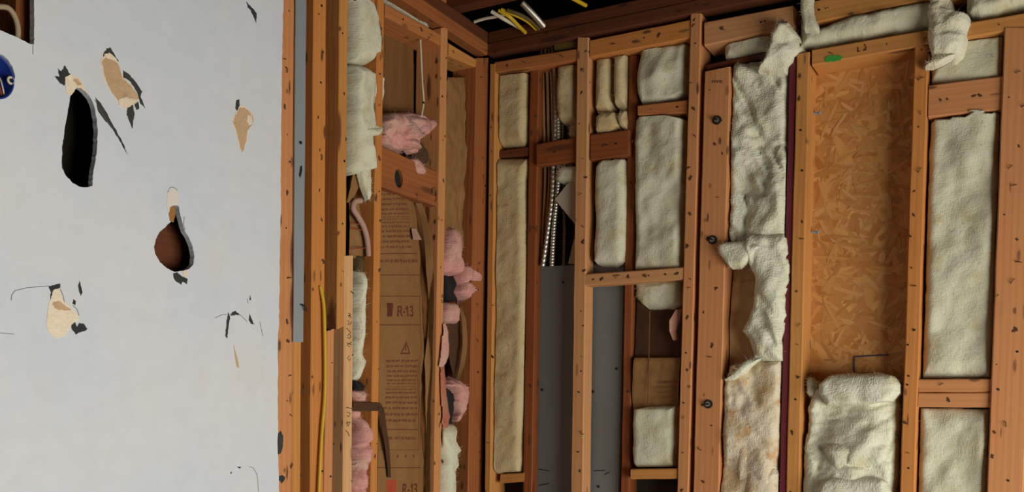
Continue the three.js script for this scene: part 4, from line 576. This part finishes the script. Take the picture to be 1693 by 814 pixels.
{ const t = wool('B', [[594, 1244, 1299], [606, 1206, 1299], [640, 1196, 1298], [720, 1193, 1295], [780, 1190, 1291], [850, 1187, 1287]], { n: 0.006, T: 0.085, jit: 0.006, lump: 0.02, fine: 0.003, fold: 0.006, along: 1 }, M.stained, 'insulation_batt', 'orange stained lower wool next to the bolted post', null); addWool(t, 'B', 'white_lump', [[690, 1225, 1262], [720, 1215, 1268], [770, 1216, 1250], [800, 1222, 1240]], { n: 0.008, T: 0.05, jit: 0.008, lump: 0.014 }, M.stained); addWool(t, 'B', 'white_lump', [[770, 1248, 1280], [785, 1232, 1290], [850, 1228, 1288]], { n: 0.012, T: 0.05, jit: 0.006, lump: 0.014 }, M.stained); }
wool('B', [[34, 1290, 1302], [45, 1279, 1313], [60, 1274, 1321], [78, 1272, 1322], [92, 1266, 1318], [105, 1260, 1312], [122, 1252, 1300]], { n: 0.035, T: 0.08, jit: 0.012, lump: 0.028, fine: 0.01, tear: 1.2 }, M.cream, 'torn_wool', 'shaggy wool clump hanging over the block at the post top', null);
wool('B', [[1196, 70, 96], [1206, 66, 97], [1230, 60, 95], [1260, 52, 92], [1280, 50, 88]], { axis: 'h', n: -0.012, T: 0.06, jit: 0.005 }, M.cream, 'insulation_batt', 'short wool strip above the bolted post', null);
{ const t = wool('B', [[1322, 26, 84], [1335, 44, 83], [1350, 50, 80], [1380, 36, 75], [1430, 24, 66], [1480, 14, 57], [1530, 0, 49], [1575, -10, 40]], { axis: 'h', n: 0.0, T: 0.07, jit: 0.006, lump: 0.022 }, M.batt, 'insulation_batt', 'long white wool roll lying on the header', null); addWool(t, 'B', 'upright_strip', [[-20, 1322, 1347], [0, 1322, 1345], [20, 1322, 1344], [52, 1328, 1352]], { n: 0.034, T: 0.026, jit: 0.005, lump: 0.006 }, M.batt); }
{ const t = wool('B', [[-16, 1532, 1570], [0, 1534, 1564], [14, 1532, 1561], [24, 1531, 1600], [40, 1531, 1602], [60, 1532, 1598], [76, 1533, 1594], [90, 1537, 1587], [98, 1546, 1580]], { n: 0.05, T: 0.07, jit: 0.006, lump: 0.022, fold: 0.01 }, M.cream, 'torn_wool', 'white wool drape hanging over the header by the right post', null); addWool(t, 'B', 'torn_tip', [[88, 1545, 1582], [98, 1538, 1572], [106, 1530, 1556], [112, 1527, 1540]], { n: 0.04, T: 0.03, jit: 0.004 }, M.cream); }
wool('B', [[1596, -16, 24], [1606, -16, 32], [1620, -16, 33], [1650, -18, 27], [1680, -20, 18], [1720, -24, 8]], { axis: 'h', n: 0.0, T: 0.07, jit: 0.008, lump: 0.024 }, M.batt, 'insulation_batt', 'wool tucked above the header at the top right corner', null);
wool('B', [[60, 1630, 1663], [72, 1575, 1662], [95, 1538, 1661], [142, 1536, 1659]], { n: -0.014, T: 0.07, jit: 0.003 }, M.batt, 'insulation_batt', 'small white batt above the tall reddish block', null);
wool('B', [[182, 1600, 1657], [190, 1536, 1657], [300, 1532, 1653], [500, 1527, 1647], [600, 1522, 1643], [628, 1521, 1641]], { n: -0.014, T: 0.07, jit: 0.003, lump: 0.014 }, M.batt, 'insulation_batt', 'large clean white batt between the reddish blocks', null);
wool('B', [[670, 1519, 1640], [700, 1518, 1639], [740, 1517, 1637], [850, 1514, 1633]], { n: -0.014, T: 0.07, jit: 0.003, lump: 0.016 }, M.batt, 'insulation_batt', 'white batt under the two stacked blocks', null);
// crumpled batt in front of the strand board
{ const t = wool('B', [[628, 1368, 1474], [645, 1346, 1486], [680, 1333, 1488], [720, 1331, 1486], [770, 1327, 1484], [850, 1322, 1480]], { n: -0.004, T: 0.075, jit: 0.005, lump: 0.026, fold: 0.01 }, M.heap, 'crumpled_batt', 'crumpled white batt slumped against the strand board', null);
  addWool(t, 'B', 'top_fold', [[616, 1400, 1452], [622, 1368, 1478], [636, 1352, 1489], [650, 1352, 1490], [664, 1362, 1476], [672, 1366, 1410]], { n: 0.024, T: 0.06, jit: 0.004, lump: 0.016 }, M.heap);
  addWool(t, 'B', 'side_tuft', [[624, 1334, 1343], [636, 1331, 1352], [650, 1332, 1350], [658, 1338, 1346]], { n: -0.012, T: 0.04, jit: 0.003 }, M.heap);
  addWool(t, 'B', 'lower_fold', [[786, 1385, 1440], [796, 1360, 1466], [812, 1348, 1472], [850, 1346, 1476]], { n: 0.035, T: 0.06, jit: 0.004, lump: 0.012 }, M.heap);
  addWool(t, 'B', 'middle_fold', [[730, 1380, 1430], [744, 1362, 1462], [770, 1372, 1452], [786, 1400, 1432]], { n: 0.014, T: 0.06, jit: 0.009, lump: 0.022 }, M.heap); }

settle();
renderer.render(scene, camera);
